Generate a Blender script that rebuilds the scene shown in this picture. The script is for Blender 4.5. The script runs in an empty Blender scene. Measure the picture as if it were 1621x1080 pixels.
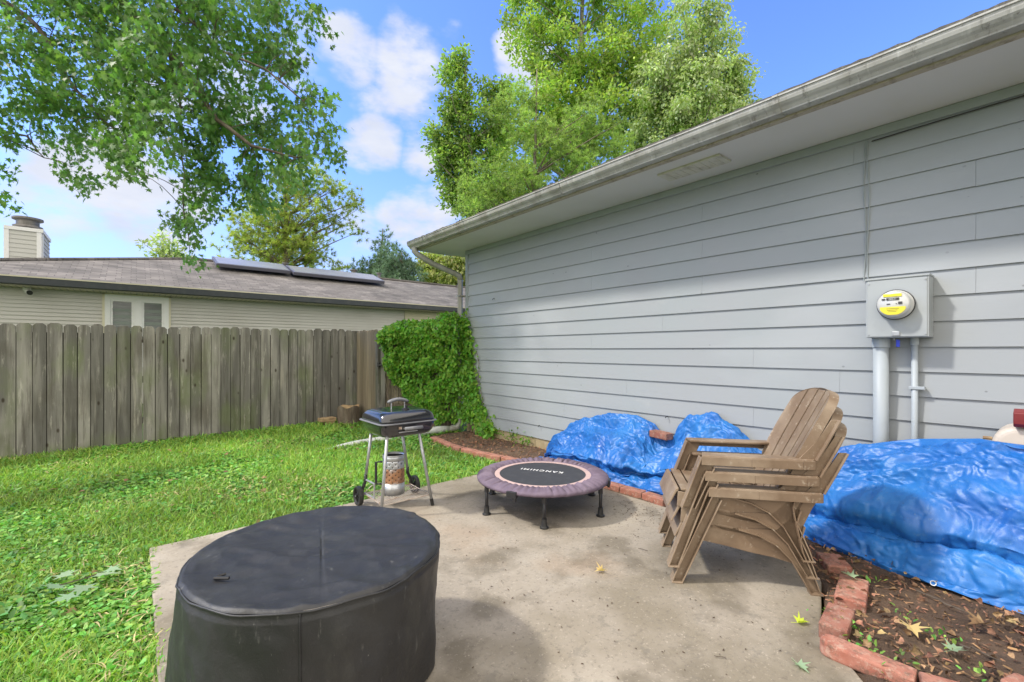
import bpy, math, random
import numpy as np
from mathutils import Vector, Matrix
random.seed(7); RNG = np.random.default_rng(11)
S = bpy.context.scene; COL = S.collection
R = math.radians

# ------------------------------------------------------------------ camera
TH = math.atan2(594.5, 720.0); CT, ST = math.cos(TH), math.sin(TH)
EYE = 1.2; HOR = 555.0; FPX = 720.0
cam_d = bpy.data.cameras.new('camera'); cam = bpy.data.objects.new('camera', cam_d); COL.objects.link(cam)
cam.location = (0, 0, EYE); cam.rotation_euler = (R(90), 0, -TH)
cam_d.sensor_width = 36; cam_d.lens = 36 * FPX / 1621; cam_d.shift_y = (HOR - 540) / 1621
cam_d.clip_start = 0.05; cam_d.clip_end = 600
S.camera = cam

# ------------------------------------------------------------------ light
SUN_EL = 48.0; SUN_AZ = -59.2            # azimuth clockwise from +Y
sun_d = bpy.data.lights.new('sun', 'SUN'); sun = bpy.data.objects.new('sun', sun_d); COL.objects.link(sun)
sun_d.energy = 1.6; sun_d.angle = R(4); sun_d.color = (1.0, 0.95, 0.86)
sd = Vector((math.sin(R(SUN_AZ)) * math.cos(R(SUN_EL)), math.cos(R(SUN_AZ)) * math.cos(R(SUN_EL)), math.sin(R(SUN_EL))))
sun.rotation_euler = sd.to_track_quat('Z', 'Y').to_euler()
sun.location = (-10, 8, 15)
S.view_settings.view_transform = 'Standard'; S.view_settings.look = 'None'
S.view_settings.exposure = 1.15; S.view_settings.gamma = 1.0

def pdir(px, py):
    x = (px - 810.5) / FPX
    return Vector((x * CT + ST, -x * ST + CT, (HOR - py) / FPX))
def G(px, py, z=0.0):
    d = pdir(px, py); t = (z - EYE) / d.z; return Vector((d.x * t, d.y * t, z))
def W(px, py, D):
    return Vector((0, 0, EYE)) + pdir(px, py) * D

world = bpy.data.worlds.new('World'); S.world = world; world.use_nodes = True
wt = world.node_tree; wn, wl = wt.nodes, wt.links; wn.clear()
def make_world():
    out = wn.new('ShaderNodeOutputWorld'); bg = wn.new('ShaderNodeBackground'); wl.new(bg.outputs[0], out.inputs[0])
    sky = wn.new('ShaderNodeTexSky'); sky.sky_type = 'NISHITA'; sky.sun_disc = False
    sky.sun_elevation = R(SUN_EL); sky.sun_rotation = R(SUN_AZ); sky.air_density = 1.0; sky.dust_density = 0.6; sky.ozone_density = 2.0
    bg.inputs['Strength'].default_value = 0.12
    tc = wn.new('ShaderNodeTexCoord')
    def noise(scale, stretch, detail=8, rough=.55, off=0):
        mp = wn.new('ShaderNodeMapping'); mp.inputs['Scale'].default_value = stretch; mp.inputs['Location'].default_value = (off, off * .7, off * .3)
        wl.new(tc.outputs['Generated'], mp.inputs[0])
        n = wn.new('ShaderNodeTexNoise'); n.inputs['Scale'].default_value = scale; n.inputs['Detail'].default_value = detail; n.inputs['Roughness'].default_value = rough
        wl.new(mp.outputs[0], n.inputs['Vector']); return n.outputs['Fac']
    def math_(op, a, b=None, c=None, clamp=False):
        m = wn.new('ShaderNodeMath'); m.operation = op; m.use_clamp = clamp
        for i, v in enumerate((a, b, c)):
            if v is None: continue
            if isinstance(v, (int, float)): m.inputs[i].default_value = v
            else: wl.new(v, m.inputs[i])
        return m.outputs[0]
    blobs = [(560,80,60,1.0),(640,95,70,1.0),(700,45,40,.6),(590,160,60,.75),(660,170,50,.7),(590,232,55,1.0),(670,250,45,.9),(650,340,60,.9),(705,330,50,.9),
             (610,20,60,.35),(480,130,50,.8),(490,60,50,.6),(190,290,90,1.0),(100,310,90,.9),(250,330,90,.9),(40,330,60,.7),(400,150,60,.9),(330,90,60,.8),(250,200,90,.7),
             (820,90,45,1.0),(860,110,40,.9),(150,360,130,.55),(600,390,110,.6),(50,250,60,.4),(760,60,30,.4),(690,130,40,.5),(-300,200,220,.8),(-700,150,260,.8),(2100,300,300,.6),(2600,200,300,.7)]
    acc = None
    for px, py, r, s in blobs:
        d = pdir(px, py); L = d.length; d = d / L
        vm = wn.new('ShaderNodeVectorMath'); vm.operation = 'DOT_PRODUCT'; wl.new(tc.outputs['Generated'], vm.inputs[0]); vm.inputs[1].default_value = d
        ang = r / FPX / L
        mr = wn.new('ShaderNodeMapRange'); mr.interpolation_type = 'SMOOTHSTEP'
        mr.inputs['From Min'].default_value = math.cos(min(ang * 1.5, 1.2)); mr.inputs['From Max'].default_value = 1.0
        mr.inputs['To Max'].default_value = s
        wl.new(vm.outputs['Value'], mr.inputs['Value'])
        acc = mr.outputs[0] if acc is None else math_('MAXIMUM', acc, mr.outputs[0])
    n1 = noise(5.0, (1, 1, 2.3)); n2 = noise(16, (1, 1, 1.8), off=3.1)
    nn = math_('ADD', math_('MULTIPLY', n1, .75), math_('MULTIPLY', n2, .32))
    dens = math_('ADD', math_('MULTIPLY', acc, .50), math_('SUBTRACT', nn, .77))
    mr = wn.new('ShaderNodeMapRange'); mr.interpolation_type = 'SMOOTHSTEP'; wl.new(dens, mr.inputs['Value'])
    mr.inputs['From Min'].default_value = .05; mr.inputs['From Max'].default_value = .27
    # pale thin veil towards the horizon
    sx = wn.new('ShaderNodeSeparateXYZ'); wl.new(tc.outputs['Generated'], sx.inputs[0])
    veil = wn.new('ShaderNodeMapRange'); wl.new(sx.outputs['Z'], veil.inputs['Value']); veil.interpolation_type = 'SMOOTHSTEP'
    veil.inputs['From Min'].default_value = .42; veil.inputs['From Max'].default_value = 0.02; veil.inputs['To Max'].default_value = .62
    # cloud colour: white with faintly blue undersides
    cr = wn.new('ShaderNodeMix'); cr.data_type = 'RGBA'; wl.new(noise(9, (1, 1, 2.6), off=9), cr.inputs[0])
    cr.inputs[6].default_value = (2.2, 2.5, 3.3, 1); cr.inputs[7].default_value = (3.7, 3.75, 3.95, 1)
    tint = wn.new('ShaderNodeMix'); tint.data_type = 'RGBA'; tint.blend_type = 'MULTIPLY'; tint.inputs[0].default_value = 1
    wl.new(sky.outputs[0], tint.inputs[6]); tint.inputs[7].default_value = (.74, .92, 1.38, 1)
    m1 = wn.new('ShaderNodeMix'); m1.data_type = 'RGBA'; wl.new(veil.outputs[0], m1.inputs[0]); wl.new(tint.outputs[2], m1.inputs[6]); m1.inputs[7].default_value = (2.25, 2.5, 3.5, 1)
    m2 = wn.new('ShaderNodeMix'); m2.data_type = 'RGBA'; wl.new(mr.outputs[0], m2.inputs[0]); wl.new(m1.outputs[2], m2.inputs[6]); wl.new(cr.outputs[2], m2.inputs[7])
    # unseen warm-white cloud bank added behind the camera and overhead as fill light
    dv = Vector((-.35, -.75, .62)).normalized(); vm = wn.new('ShaderNodeVectorMath'); vm.operation = 'DOT_PRODUCT'; wl.new(tc.outputs['Generated'], vm.inputs[0]); vm.inputs[1].default_value = dv
    bk = wn.new('ShaderNodeMapRange'); bk.interpolation_type = 'SMOOTHSTEP'; bk.inputs['From Min'].default_value = .05; bk.inputs['From Max'].default_value = .55
    wl.new(math_('ADD', vm.outputs['Value'], math_('MULTIPLY', math_('SUBTRACT', n1, .5), .9)), bk.inputs['Value'])
    m3 = wn.new('ShaderNodeMix'); m3.data_type = 'RGBA'; wl.new(bk.outputs[0], m3.inputs[0]); wl.new(m2.outputs[2], m3.inputs[6]); m3.inputs[7].default_value = (8.3, 7.8, 7.1, 1)
    wl.new(m3.outputs[2], bg.inputs['Color'])
make_world()

# ------------------------------------------------------------------ helpers
def tag(o, label=None, cat=None, group=None, kind=None):
    if label: o['label'] = label
    if cat: o['category'] = cat
    if group: o['group'] = group
    if kind: o['kind'] = kind
    return o
def thing(name, label, cat, loc=(0, 0, 0), rz=0.0, group=None):
    o = bpy.data.objects.new(name, None); COL.objects.link(o); o.location = loc; o.rotation_euler = (0, 0, rz)
    o.empty_display_size = .1
    return tag(o, label, cat, group)
def copy_tree(o, parent=None):
    c = o.copy(); COL.objects.link(c); c.parent = parent
    for ch in o.children: copy_tree(ch, c)
    return c

class MB:
    def __init__(s): s.v = []; s.f = []; s.a = []; s.cur = 0.0
    def add(s, vs, fs):
        b = len(s.v); s.v += [tuple(x) for x in vs]; s.f += [tuple(b + i for i in f) for f in fs]; s.a += [s.cur] * len(vs); return s
    def box(s, c, d, m=None):
        hx, hy, hz = d[0] / 2, d[1] / 2, d[2] / 2
        vs = [Vector((x, y, z)) for x in (-hx, hx) for y in (-hy, hy) for z in (-hz, hz)]
        if m is not None: vs = [m @ v for v in vs]
        vs = [v + Vector(c) for v in vs]
        return s.add(vs, [(0, 1, 3, 2), (4, 6, 7, 5), (0, 4, 5, 1), (2, 3, 7, 6), (0, 2, 6, 4), (1, 5, 7, 3)])
    def bb(s, a, b):
        return s.box([(a[i] + b[i]) / 2 for i in range(3)], [abs(b[i] - a[i]) for i in range(3)])
    def prism(s, pts, fn, t0, t1):
        n = len(pts); vs = [fn(p[0], p[1], t0) for p in pts] + [fn(p[0], p[1], t1) for p in pts]
        return s.add(vs, [tuple(range(n))[::-1], tuple(range(n, 2 * n))] + [(i, (i + 1) % n, n + (i + 1) % n, n + i) for i in range(n)])
    def tube(s, path, r, n=8, cap=True, sx=1.0):
        path = [Vector(p) for p in path]; m = len(path)
        rs = r if hasattr(r, '__len__') else [r] * m
        vs = []; up = None
        for i, p in enumerate(path):
            t = (path[min(i + 1, m - 1)] - path[max(i - 1, 0)])
            if t.length < 1e-9: t = Vector((0, 0, 1))
            t.normalize()
            if up is None:
                up = Vector((0, 0, 1)) if abs(t.z) < .9 else Vector((0, 1, 0))
            a = t.cross(up); a = a.normalized() if a.length > 1e-6 else Vector((1, 0, 0))
            b = a.cross(t).normalized(); up = b
            for k in range(n):
                q = 2 * math.pi * k / n; vs.append(p + a * math.cos(q) * rs[i] * sx + b * math.sin(q) * rs[i])
        fs = [(i * n + k, i * n + (k + 1) % n, (i + 1) * n + (k + 1) % n, (i + 1) * n + k) for i in range(m - 1) for k in range(n)]
        if cap: fs += [tuple(range(n))[::-1], tuple(range((m - 1) * n, m * n))]
        return s.add(vs, fs)
    def lathe(s, prof, n=32, c=(0, 0, 0), cap=True, ang0=0):
        vs = [(c[0] + r * math.cos(ang0 + 2 * math.pi * k / n), c[1] + r * math.sin(ang0 + 2 * math.pi * k / n), c[2] + z) for r, z in prof for k in range(n)]
        m = len(prof)
        fs = [(i * n + k, i * n + (k + 1) % n, (i + 1) * n + (k + 1) % n, (i + 1) * n + k) for i in range(m - 1) for k in range(n)]
        if cap: fs += [tuple(range(n))[::-1], tuple(range((m - 1) * n, m * n))]
        return s.add(vs, fs)
    def grid(s, fn, nu, nv):
        vs = [fn(i / (nu - 1), j / (nv - 1)) for i in range(nu) for j in range(nv)]
        return s.add(vs, [(i * nv + j, (i + 1) * nv + j, (i + 1) * nv + j + 1, i * nv + j + 1) for i in range(nu - 1) for j in range(nv - 1)])
    def build(s, name, mat, parent=None, smooth=False, bevel=0, seg=2, thick=0):
        me = bpy.data.meshes.new(name); me.from_pydata(s.v, [], s.f); me.update()
        at = me.attributes.new('rnd', 'FLOAT', 'POINT'); at.data.foreach_set('value', s.a)
        me.materials.append(mat)
        if smooth: me.polygons.foreach_set('use_smooth', [True] * len(me.polygons))
        o = bpy.data.objects.new(name, me); COL.objects.link(o)
        if parent is not None: o.parent = parent
        if thick:
            md = o.modifiers.new('solid', 'SOLIDIFY'); md.thickness = thick; md.offset = 0
        if bevel:
            md = o.modifiers.new('bevel', 'BEVEL'); md.width = bevel; md.segments = seg; md.limit_method = 'ANGLE'; md.angle_limit = R(40)
        return o

def npmesh(name, V, nper, faces_t, mat, rnd=None, parent=None, smooth=False):
    """V: (N*nper,3) vertices, faces_t: list of face tuples of one template of nper vertices"""
    N = len(V) // nper
    me = bpy.data.meshes.new(name)
    lt = np.array([len(f) for f in faces_t]); li = np.concatenate([np.array(f) for f in faces_t])
    loops = (np.arange(N)[:, None] * nper + li[None, :]).ravel().astype(np.int32)
    tot = np.tile(lt, N).astype(np.int32); st = np.concatenate([[0], np.cumsum(tot)[:-1]]).astype(np.int32)
    me.vertices.add(len(V)); me.vertices.foreach_set('co', V.astype(np.float32).ravel())
    me.loops.add(len(loops)); me.loops.foreach_set('vertex_index', loops)
    me.polygons.add(len(tot)); me.polygons.foreach_set('loop_start', st); me.polygons.foreach_set('loop_total', tot)
    me.update(calc_edges=True)
    if rnd is not None:
        at = me.attributes.new('rnd', 'FLOAT', 'POINT'); at.data.foreach_set('value', np.repeat(rnd, nper).astype(np.float32))
    if smooth: me.polygons.foreach_set('use_smooth', [True] * len(me.polygons))
    me.materials.append(mat)
    o = bpy.data.objects.new(name, me); COL.objects.link(o)
    if parent is not None: o.parent = parent
    return o

# value noise in numpy
def vnoise(x, y, seed=0):
    x = np.asarray(x, float); y = np.asarray(y, float)
    xi = np.floor(x).astype(np.int64); yi = np.floor(y).astype(np.int64); fx = x - xi; fy = y - yi
    def h(a, b):
        n = (a * 374761393 + b * 668265263 + seed * 974634777) & 0xffffffff
        n = ((n ^ (n >> 13)) * 1274126177) & 0xffffffff
        return ((n ^ (n >> 16)) & 0xffff) / 65535.0
    u = fx * fx * (3 - 2 * fx); v = fy * fy * (3 - 2 * fy)
    return (h(xi, yi) * (1 - u) + h(xi + 1, yi) * u) * (1 - v) + (h(xi, yi + 1) * (1 - u) + h(xi + 1, yi + 1) * u) * v
def fbm(x, y, seed=0, o=4):
    a = .5; r = 0
    for i in range(o):
        r = r + a * vnoise(x * 2 ** i, y * 2 ** i, seed + i * 17); a *= .5
    return r
def ridge(x, y, seed=0, o=3):
    a = .5; r = 0
    for i in range(o):
        r = r + a * (1 - np.abs(2 * vnoise(x * 2 ** i + i * 3.3, y * 2 ** i, seed + i * 31) - 1)); a *= .5
    return r

def trinoise(x, y, seed=0):
    x = np.asarray(x, float); y = np.asarray(y, float); k = (x + y) * .366025; xs, ys = x + k, y + k
    xi = np.floor(xs).astype(np.int64); yi = np.floor(ys).astype(np.int64); fx = xs - xi; fy = ys - yi
    def h(a, b):
        n = (a * 374761393 + b * 668265263 + seed * 974634777) & 0xffffffff
        n = ((n ^ (n >> 13)) * 1274126177) & 0xffffffff
        return ((n ^ (n >> 16)) & 0xffff) / 65535.0
    h00, h11, h10, h01 = h(xi, yi), h(xi + 1, yi + 1), h(xi + 1, yi), h(xi, yi + 1)
    return np.where(fx > fy, h00 * (1 - fx) + h10 * (fx - fy) + h11 * fy, h00 * (1 - fy) + h01 * (fy - fx) + h11 * fx)

# ------------------------------------------------------------------ materials
def MAT(name, base, layers=(), rough=.6, bumps=(), spec=.5, metal=0.0, rnd=0.0, transl=0.0, coat=0, sheen=0, hue=0.0, rough_var=0, alpha=None):
    """layers: (color, scale, stretch, lo, hi, amount[, kind]); bumps: (kind, scale, stretch, strength, distance)"""
    m = bpy.data.materials.new(name); m.use_nodes = True; nt = m.node_tree; N, L = nt.nodes, nt.links
    bs = N['Principled BSDF']; tc = N.new('ShaderNodeTexCoord')
    def tex(kind, scale, st, detail=6, off=0):
        mp = N.new('ShaderNodeMapping'); mp.inputs['Scale'].default_value = st if hasattr(st, '__len__') else (1, 1, 1)
        mp.inputs['Location'].default_value = (off * 1.7, off * 2.3, off * .9)
        L.new(tc.outputs['Object'], mp.inputs[0])
        if kind == 'noise':
            n = N.new('ShaderNodeTexNoise'); n.inputs['Detail'].default_value = detail; o = n.outputs['Fac']
        elif kind == 'rough':
            n = N.new('ShaderNodeTexNoise'); n.inputs['Detail'].default_value = 10; n.inputs['Roughness'].default_value = .75; o = n.outputs['Fac']
        elif kind == 'voronoi':
            n = N.new('ShaderNodeTexVoronoi'); o = n.outputs['Distance']
        elif kind == 'crack':
            n = N.new('ShaderNodeTexVoronoi'); n.feature = 'DISTANCE_TO_EDGE'; o = n.outputs['Distance']
        elif kind == 'wave':
            n = N.new('ShaderNodeTexWave'); n.inputs['Distortion'].default_value = 2.5; n.inputs['Detail'].default_value = 3; o = n.outputs['Fac']
        n.inputs['Scale'].default_value = scale
        L.new(mp.outputs[0], n.inputs['Vector']); return o
    col = None
    rgb = N.new('ShaderNodeRGB'); rgb.outputs[0].default_value = (*base, 1); col = rgb.outputs[0]
    for i, ly in enumerate(layers):
        c, sc, st, lo, hi, am = ly[:6]; kind = ly[6] if len(ly) > 6 else 'noise'
        mr = N.new('ShaderNodeMapRange'); mr.inputs['From Min'].default_value = lo; mr.inputs['From Max'].default_value = hi; mr.inputs['To Max'].default_value = am
        L.new(tex(kind, sc, st, off=i * 3.7 + 1), mr.inputs['Value'])
        mx = N.new('ShaderNodeMix'); mx.data_type = 'RGBA'; L.new(mr.outputs[0], mx.inputs[0]); L.new(col, mx.inputs[6]); mx.inputs[7].default_value = (*c, 1)
        col = mx.outputs[2]
    if rnd or hue:
        at = N.new('ShaderNodeAttribute'); at.attribute_name = 'rnd'
        hs = N.new('ShaderNodeHueSaturation')
        mr = N.new('ShaderNodeMapRange'); mr.inputs['To Min'].default_value = 1 - rnd; mr.inputs['To Max'].default_value = 1 + rnd
        L.new(at.outputs['Fac'], mr.inputs['Value']); L.new(mr.outputs[0], hs.inputs['Value'])
        if hue:
            m2 = N.new('ShaderNodeMath'); m2.operation = 'MULTIPLY'; m2.inputs[1].default_value = 7.31; L.new(at.outputs['Fac'], m2.inputs[0])
            m3 = N.new('ShaderNodeMath'); m3.operation = 'FRACT'; L.new(m2.outputs[0], m3.inputs[0])
            m4 = N.new('ShaderNodeMapRange'); m4.inputs['To Min'].default_value = .5 - hue; m4.inputs['To Max'].default_value = .5 + hue
            L.new(m3.outputs[0], m4.inputs['Value']); L.new(m4.outputs[0], hs.inputs['Hue'])
        L.new(col, hs.inputs['Color']); col = hs.outputs[0]
    L.new(col, bs.inputs['Base Color'])
    bs.inputs['Roughness'].default_value = rough; bs.inputs['Metallic'].default_value = metal
    bs.inputs['Specular IOR Level'].default_value = spec
    if coat: bs.inputs['Coat Weight'].default_value = coat; bs.inputs['Coat Roughness'].default_value = .08
    if sheen: bs.inputs['Sheen Weight'].default_value = sheen
    if rough_var:
        mr = N.new('ShaderNodeMapRange'); mr.inputs['From Min'].default_value = .3; mr.inputs['From Max'].default_value = .7
        mr.inputs['To Min'].default_value = max(0.02, rough - rough_var); mr.inputs['To Max'].default_value = min(1, rough + rough_var)
        L.new(tex('noise', 6, (1, 1, 1), off=5), mr.inputs['Value']); L.new(mr.outputs[0], bs.inputs['Roughness'])
    prev = None
    for i, (kind, sc, st, strg, dist) in enumerate(bumps):
        b = N.new('ShaderNodeBump'); b.inputs['Strength'].default_value = strg; b.inputs['Distance'].default_value = dist
        L.new(tex(kind, sc, st, off=i * 2.1), b.inputs['Height'])
        if prev is not None: L.new(prev, b.inputs['Normal'])
        prev = b.outputs[0]
    if prev is not None: L.new(prev, bs.inputs['Normal'])
    if transl:
        tr = N.new('ShaderNodeBsdfTranslucent'); mx = N.new('ShaderNodeMixShader'); mx.inputs[0].default_value = transl
        br = N.new('ShaderNodeMix'); br.data_type = 'RGBA'; br.blend_type = 'MULTIPLY'; br.inputs[0].default_value = 1; br.inputs[7].default_value = (1.5, 1.7, .7, 1)
        L.new(col, br.inputs[6]); L.new(br.outputs[2], tr.inputs[0])
        L.new(bs.outputs[0], mx.inputs[1]); L.new(tr.outputs[0], mx.inputs[2]); L.new(mx.outputs[0], N['Material Output'].inputs[0])
    return m

U = (1, 1, 1)
m_concrete = MAT('concrete', (.315, .275, .22), [((.20, .17, .12), 1.3, U, .46, .58, .8), ((.12, .10, .068), 2.6, U, .52, .62, .65), ((.43, .385, .32), 1.9, U, .5, .66, .6), ((.30, .20, .12), 1.1, U, .62, .72, .35), ((.17, .155, .125), .9, U, .56, .64, .4, 'rough'), ((.13, .12, .10), 9, U, .56, .62, .35, 'rough'),
    ((.12, .10, .08), 42, U, .53, .66, .6, 'rough'), ((.55, .48, .39), 60, U, .57, .68, .6, 'rough'), ((.16, .14, .11), 7, U, .62, .78, .45, 'rough')], rough=.85, bumps=[('rough', 60, U, .5, .004), ('noise', 4, U, .3, .01)])
m_soil = MAT('soil', (.125, .078, .05), [((.20, .13, .085), 5, U, .45, .7, .8), ((.04, .028, .02), 11, U, .5, .7, .7, 'rough'), ((.2, .15, .1), 60, U, .58, .7, .6, 'rough')], rough=.95, bumps=[('rough', 18, U, 1, .03), ('rough', 70, U, .8, .01)])
m_earth = MAT('lawn_earth', (.055, .10, .022), [((.09, .15, .03), 3, U, .4, .6, .8), ((.05, .05, .022), 8, U, .5, .7, .6)], rough=.95, bumps=[('rough', 30, U, .8, .02)])
m_siding = MAT('painted_siding', (.312, .332, .350), [((.10, .10, .10), 5, (1, 1, 1.3), .05, .035, .7, 'voronoi'), ((.40, .40, .40), 5, (1, .25, .5), .60, .70, .6, 'rough'), ((.16, .16, .155), 7, (1, .7, 1), .70, .76, .7, 'rough'), ((.30, .335, .35), 2, (1, 1, .6), .4, .65, .5), ((.40, .42, .44), 1.4, (1, .5, 1), .5, .7, .5), ((.22, .25, .26), 30, (1, .25, 1), .62, .76, .35, 'rough'), ((.30, .28, .25), 90, U, .7, .76, .5, 'rough')],
    rough=.55, bumps=[('rough', 25, (1, .12, 1.5), .25, .003)], spec=.35, rnd=.012)
m_trim = MAT('painted_trim', (.30, .335, .345), [((.24, .27, .275), 5, U, .5, .7, .5)], rough=.6, bumps=[('rough', 30, U, .2, .002)])
m_soffit = MAT('painted_soffit', (.66, .645, .63), [((.58, .57, .54), 2, U, .45, .7, .5), ((.3, .27, .22), 22, U, .72, .8, .5, 'rough')], rough=.7, bumps=[('noise', 6, U, .15, .01)])
m_vent = MAT('vent_cover', (.60, .58, .50), [((.40, .37, .30), 9, U, .5, .65, .7)], rough=.6)
m_fascia = MAT('bare_fascia', (.42, .37, .29), [((.2, .17, .12), 14, U, .5, .66, .8, 'rough'), ((.1, .09, .07), 40, U, .62, .72, .9, 'rough')], rough=.85)
m_gutter = MAT('dirty_gutter', (.43, .425, .40), [((.27, .255, .22), 6, (1, .9, .25), .44, .64, .7), ((.10, .09, .075), 13, (1, 1.3, .15), .56, .68, .8, 'rough'), ((.07, .06, .045), 30, (1, 1, 1), .58, .68, .7, 'rough'), ((.62, .62, .58), 10, (1, 3, .2), .6, .7, .5)], rough=.5, bumps=[('noise', 10, U, .15, .004)])
m_downspout = MAT('dirty_downspout', (.30, .31, .29), [((.22, .21, .17), 7, (1, 1, .4), .45, .65, .8), ((.12, .11, .09), 22, (1, 1, .3), .58, .72, .8, 'rough')], rough=.5)
m_found = MAT('foundation', (.36, .29, .17), [((.25, .19, .11), 5, U, .45, .65, .7), ((.44, .39, .29), 14, U, .55, .7, .5)], rough=.9, bumps=[('rough', 20, U, .5, .006)])
m_shingle_dark = MAT('shingle_edge', (.10, .095, .085), [((.2, .19, .16), 30, U, .5, .6, .7, 'rough')], rough=.95, bumps=[('rough', 50, U, .8, .006)])
m_fence = MAT('weathered_fence', (.150, .145, .130), [((.28, .27, .24), 9, (1, 1, .09), .46, .60, .8), ((.075, .068, .056), 22, (1, 1, .05), .50, .64, .75, 'rough'), ((.15, .18, .085), 3.2, (1, 1, .45), .5, .66, .6), ((.42, .40, .35), 17, (1, 1, .12), .56, .64, .6, 'rough'), ((.09, .08, .06), 2.4, (1, 1, .8), .52, .72, .6),
    ((.36, .34, .28), 14, (1, 1, .06), .63, .72, .6), ((.045, .035, .025), 7.5, (1, 1, .5), .13, .06, .9, 'voronoi')], rough=.9, bumps=[('rough', 22, (1, 1, .05), 1, .008), ('noise', 6, (1, 1, .3), .3, .01)], rnd=.24, spec=.2)
m_gap_strip = MAT('dark_gap_strip', (.045, .038, .028), rough=.95)  # near-black colour standing in for shade in the picket gaps
m_fence2 = MAT('gate_wood', (.20, .17, .125), [((.30, .25, .18), 9, (1, 1, .09), .45, .62, .8), ((.15, .12, .08), 22, (1, 1, .05), .5, .66, .8, 'rough')], rough=.9, bumps=[('rough', 22, (1, 1, .05), .6, .006)], rnd=.22, spec=.2)
m_cover = MAT('black_cover', (.018, .018, .0195), [((.032, .032, .032), 3, U, .45, .65, .6), ((.045, .045, .04), 5, (1, 1, .4), .52, .66, .55, 'rough'), ((.16, .16, .15), 30, (1, 1, .25), .60, .70, .45, 'rough'), ((.5, .5, .48), 95, (1, 1, .6), .655, .70, .6, 'rough')], rough=.5, spec=.5, bumps=[('noise', 4, U, .4, .03), ('rough', 5, U, .35, .012), ('noise', 500, U, .15, .0006)], rough_var=.08)
m_black = MAT('black_plastic', (.018, .018, .018), [((.05, .05, .048), 30, U, .5, .7, .5)], rough=.45)
m_blackmetal = MAT('black_metal', (.02, .02, .022), [((.09, .06, .045), 25, U, .6, .72, .4, 'rough')], rough=.4)
m_enamel = MAT('black_enamel', (.012, .013, .018), [((.05, .045, .04), 45, U, .62, .72, .5, 'rough')], rough=.17, spec=.7, coat=.6)
m_steel = MAT('dull_steel', (.42, .43, .44), [((.28, .27, .26), 20, U, .5, .65, .6), ((.2, .13, .08), 30, U, .65, .75, .5, 'rough')], rough=.42, metal=.55)
m_galv = MAT('galvanised', (.5, .52, .54), [((.34, .36, .38), 18, U, .45, .6, .7)], rough=.38, metal=.7)
m_rust = MAT('rusty_steel', (.36, .19, .10), [((.5, .5, .5), 13, U, .5, .62, .7), ((.15, .07, .04), 20, U, .5, .66, .7)], rough=.7, metal=.3)
m_wire = MAT('rack_wire', (.5, .43, .36), [((.25, .14, .08), 30, U, .5, .65, .7)], rough=.5, metal=.3)
m_greyhandle = MAT('grey_handle', (.16, .165, .18), [((.25, .25, .26), 30, U, .5, .7, .5)], rough=.55)
m_purple = MAT('purple_fabric', (.135, .10, .14), [((.20, .155, .20), 9, U, .45, .65, .6), ((.09, .065, .095), 16, U, .5, .7, .5)], rough=.8, bumps=[('noise', 300, U, .2, .001)])
m_pink = MAT('pink_band', (.50, .36, .34), [((.38, .27, .26), 20, U, .5, .7, .5)], rough=.8)
m_mat = MAT('mat_fabric', (.035, .037, .045), [((.06, .062, .07), 14, U, .5, .7, .5)], rough=.7, bumps=[('noise', 300, U, .3, .001)])
m_white = MAT('white_paint', (.75, .75, .75), [((.5, .5, .5), 60, U, .6, .7, .6)], rough=.6)
m_resin = MAT('brown_resin', (.19, .130, .083), [((.31, .24, .17), 4, U, .45, .62, .7), ((.12, .080, .05), 6, U, .50, .70, .45, 'rough'), ((.46, .40, .32), 26, (1, 1, 1), .58, .68, .7, 'rough'), ((.06, .045, .033), 55, U, .60, .70, .4, 'rough')], rough=.5, bumps=[('rough', 40, U, .2, .002)], spec=.45)
m_tarp = MAT('blue_tarp', (.014, .125, .43), [((.03, .20, .52), 2.0, U, .44, .60, .5), ((.010, .06, .32), 3, U, .54, .66, .35), ((.20, .36, .56), 28, U, .54, .68, .3, 'rough'), ((.42, .50, .58), 35, U, .61, .68, .3, 'rough'), ((.03, .03, .05), 45, U, .61, .67, .5, 'rough')], rough=.42, spec=.5,
    bumps=[('crack', 6, (1, .3, 1.4), .28, .010), ('rough', 12, (1, .8, 1), .35, .008), ('noise', 350, U, .2, .0008)], rough_var=.08)
m_brick = MAT('red_brick', (.29, .105, .07), [((.40, .20, .145), 9, U, .45, .65, .7), ((.20, .075, .055), 20, U, .5, .66, .6, 'rough'), ((.42, .32, .25), 35, U, .52, .62, .6, 'rough'), ((.08, .06, .04), 16, U, .50, .60, .65, 'rough'), ((.13, .13, .07), 6, U, .6, .72, .5)], rough=.9, bumps=[('rough', 50, U, .6, .004)], rnd=.2)
m_box = MAT('grey_metal_box', (.36, .385, .395), [((.28, .30, .31), 6, U, .5, .7, .6), ((.2, .2, .19), 40, U, .62, .72, .5, 'rough')], rough=.5, bumps=[('noise', 12, U, .1, .003)])
m_conduit = MAT('painted_conduit', (.36, .40, .43), [((.29, .32, .35), 6, (1, 1, .4), .45, .7, .6)], rough=.5)
m_glass_rim = MAT('meter_body', (.55, .55, .53), rough=.25, spec=.6, coat=.5)
m_yellow = MAT('yellow_label', (.72, .62, .04), rough=.5)
m_dark = MAT('dark_display', (.05, .045, .04), rough=.3)
m_bluetag = MAT('blue_tag', (.03, .06, .55), rough=.5)
m_beige = MAT('beige_plastic', (.56, .49, .42), [((.46, .40, .34), 6, U, .5, .7, .5)], rough=.5)
m_redpaint = MAT('dark_red_paint', (.16, .012, .015), [((.25, .05, .05), 8, U, .5, .7, .5)], rough=.4)
m_wood_end = MAT('cut_wood', (.38, .27, .15), [((.22, .14, .08), 20, U, .45, .65, .8)], rough=.9, bumps=[('rough', 30, U, .5, .005)])
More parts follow.
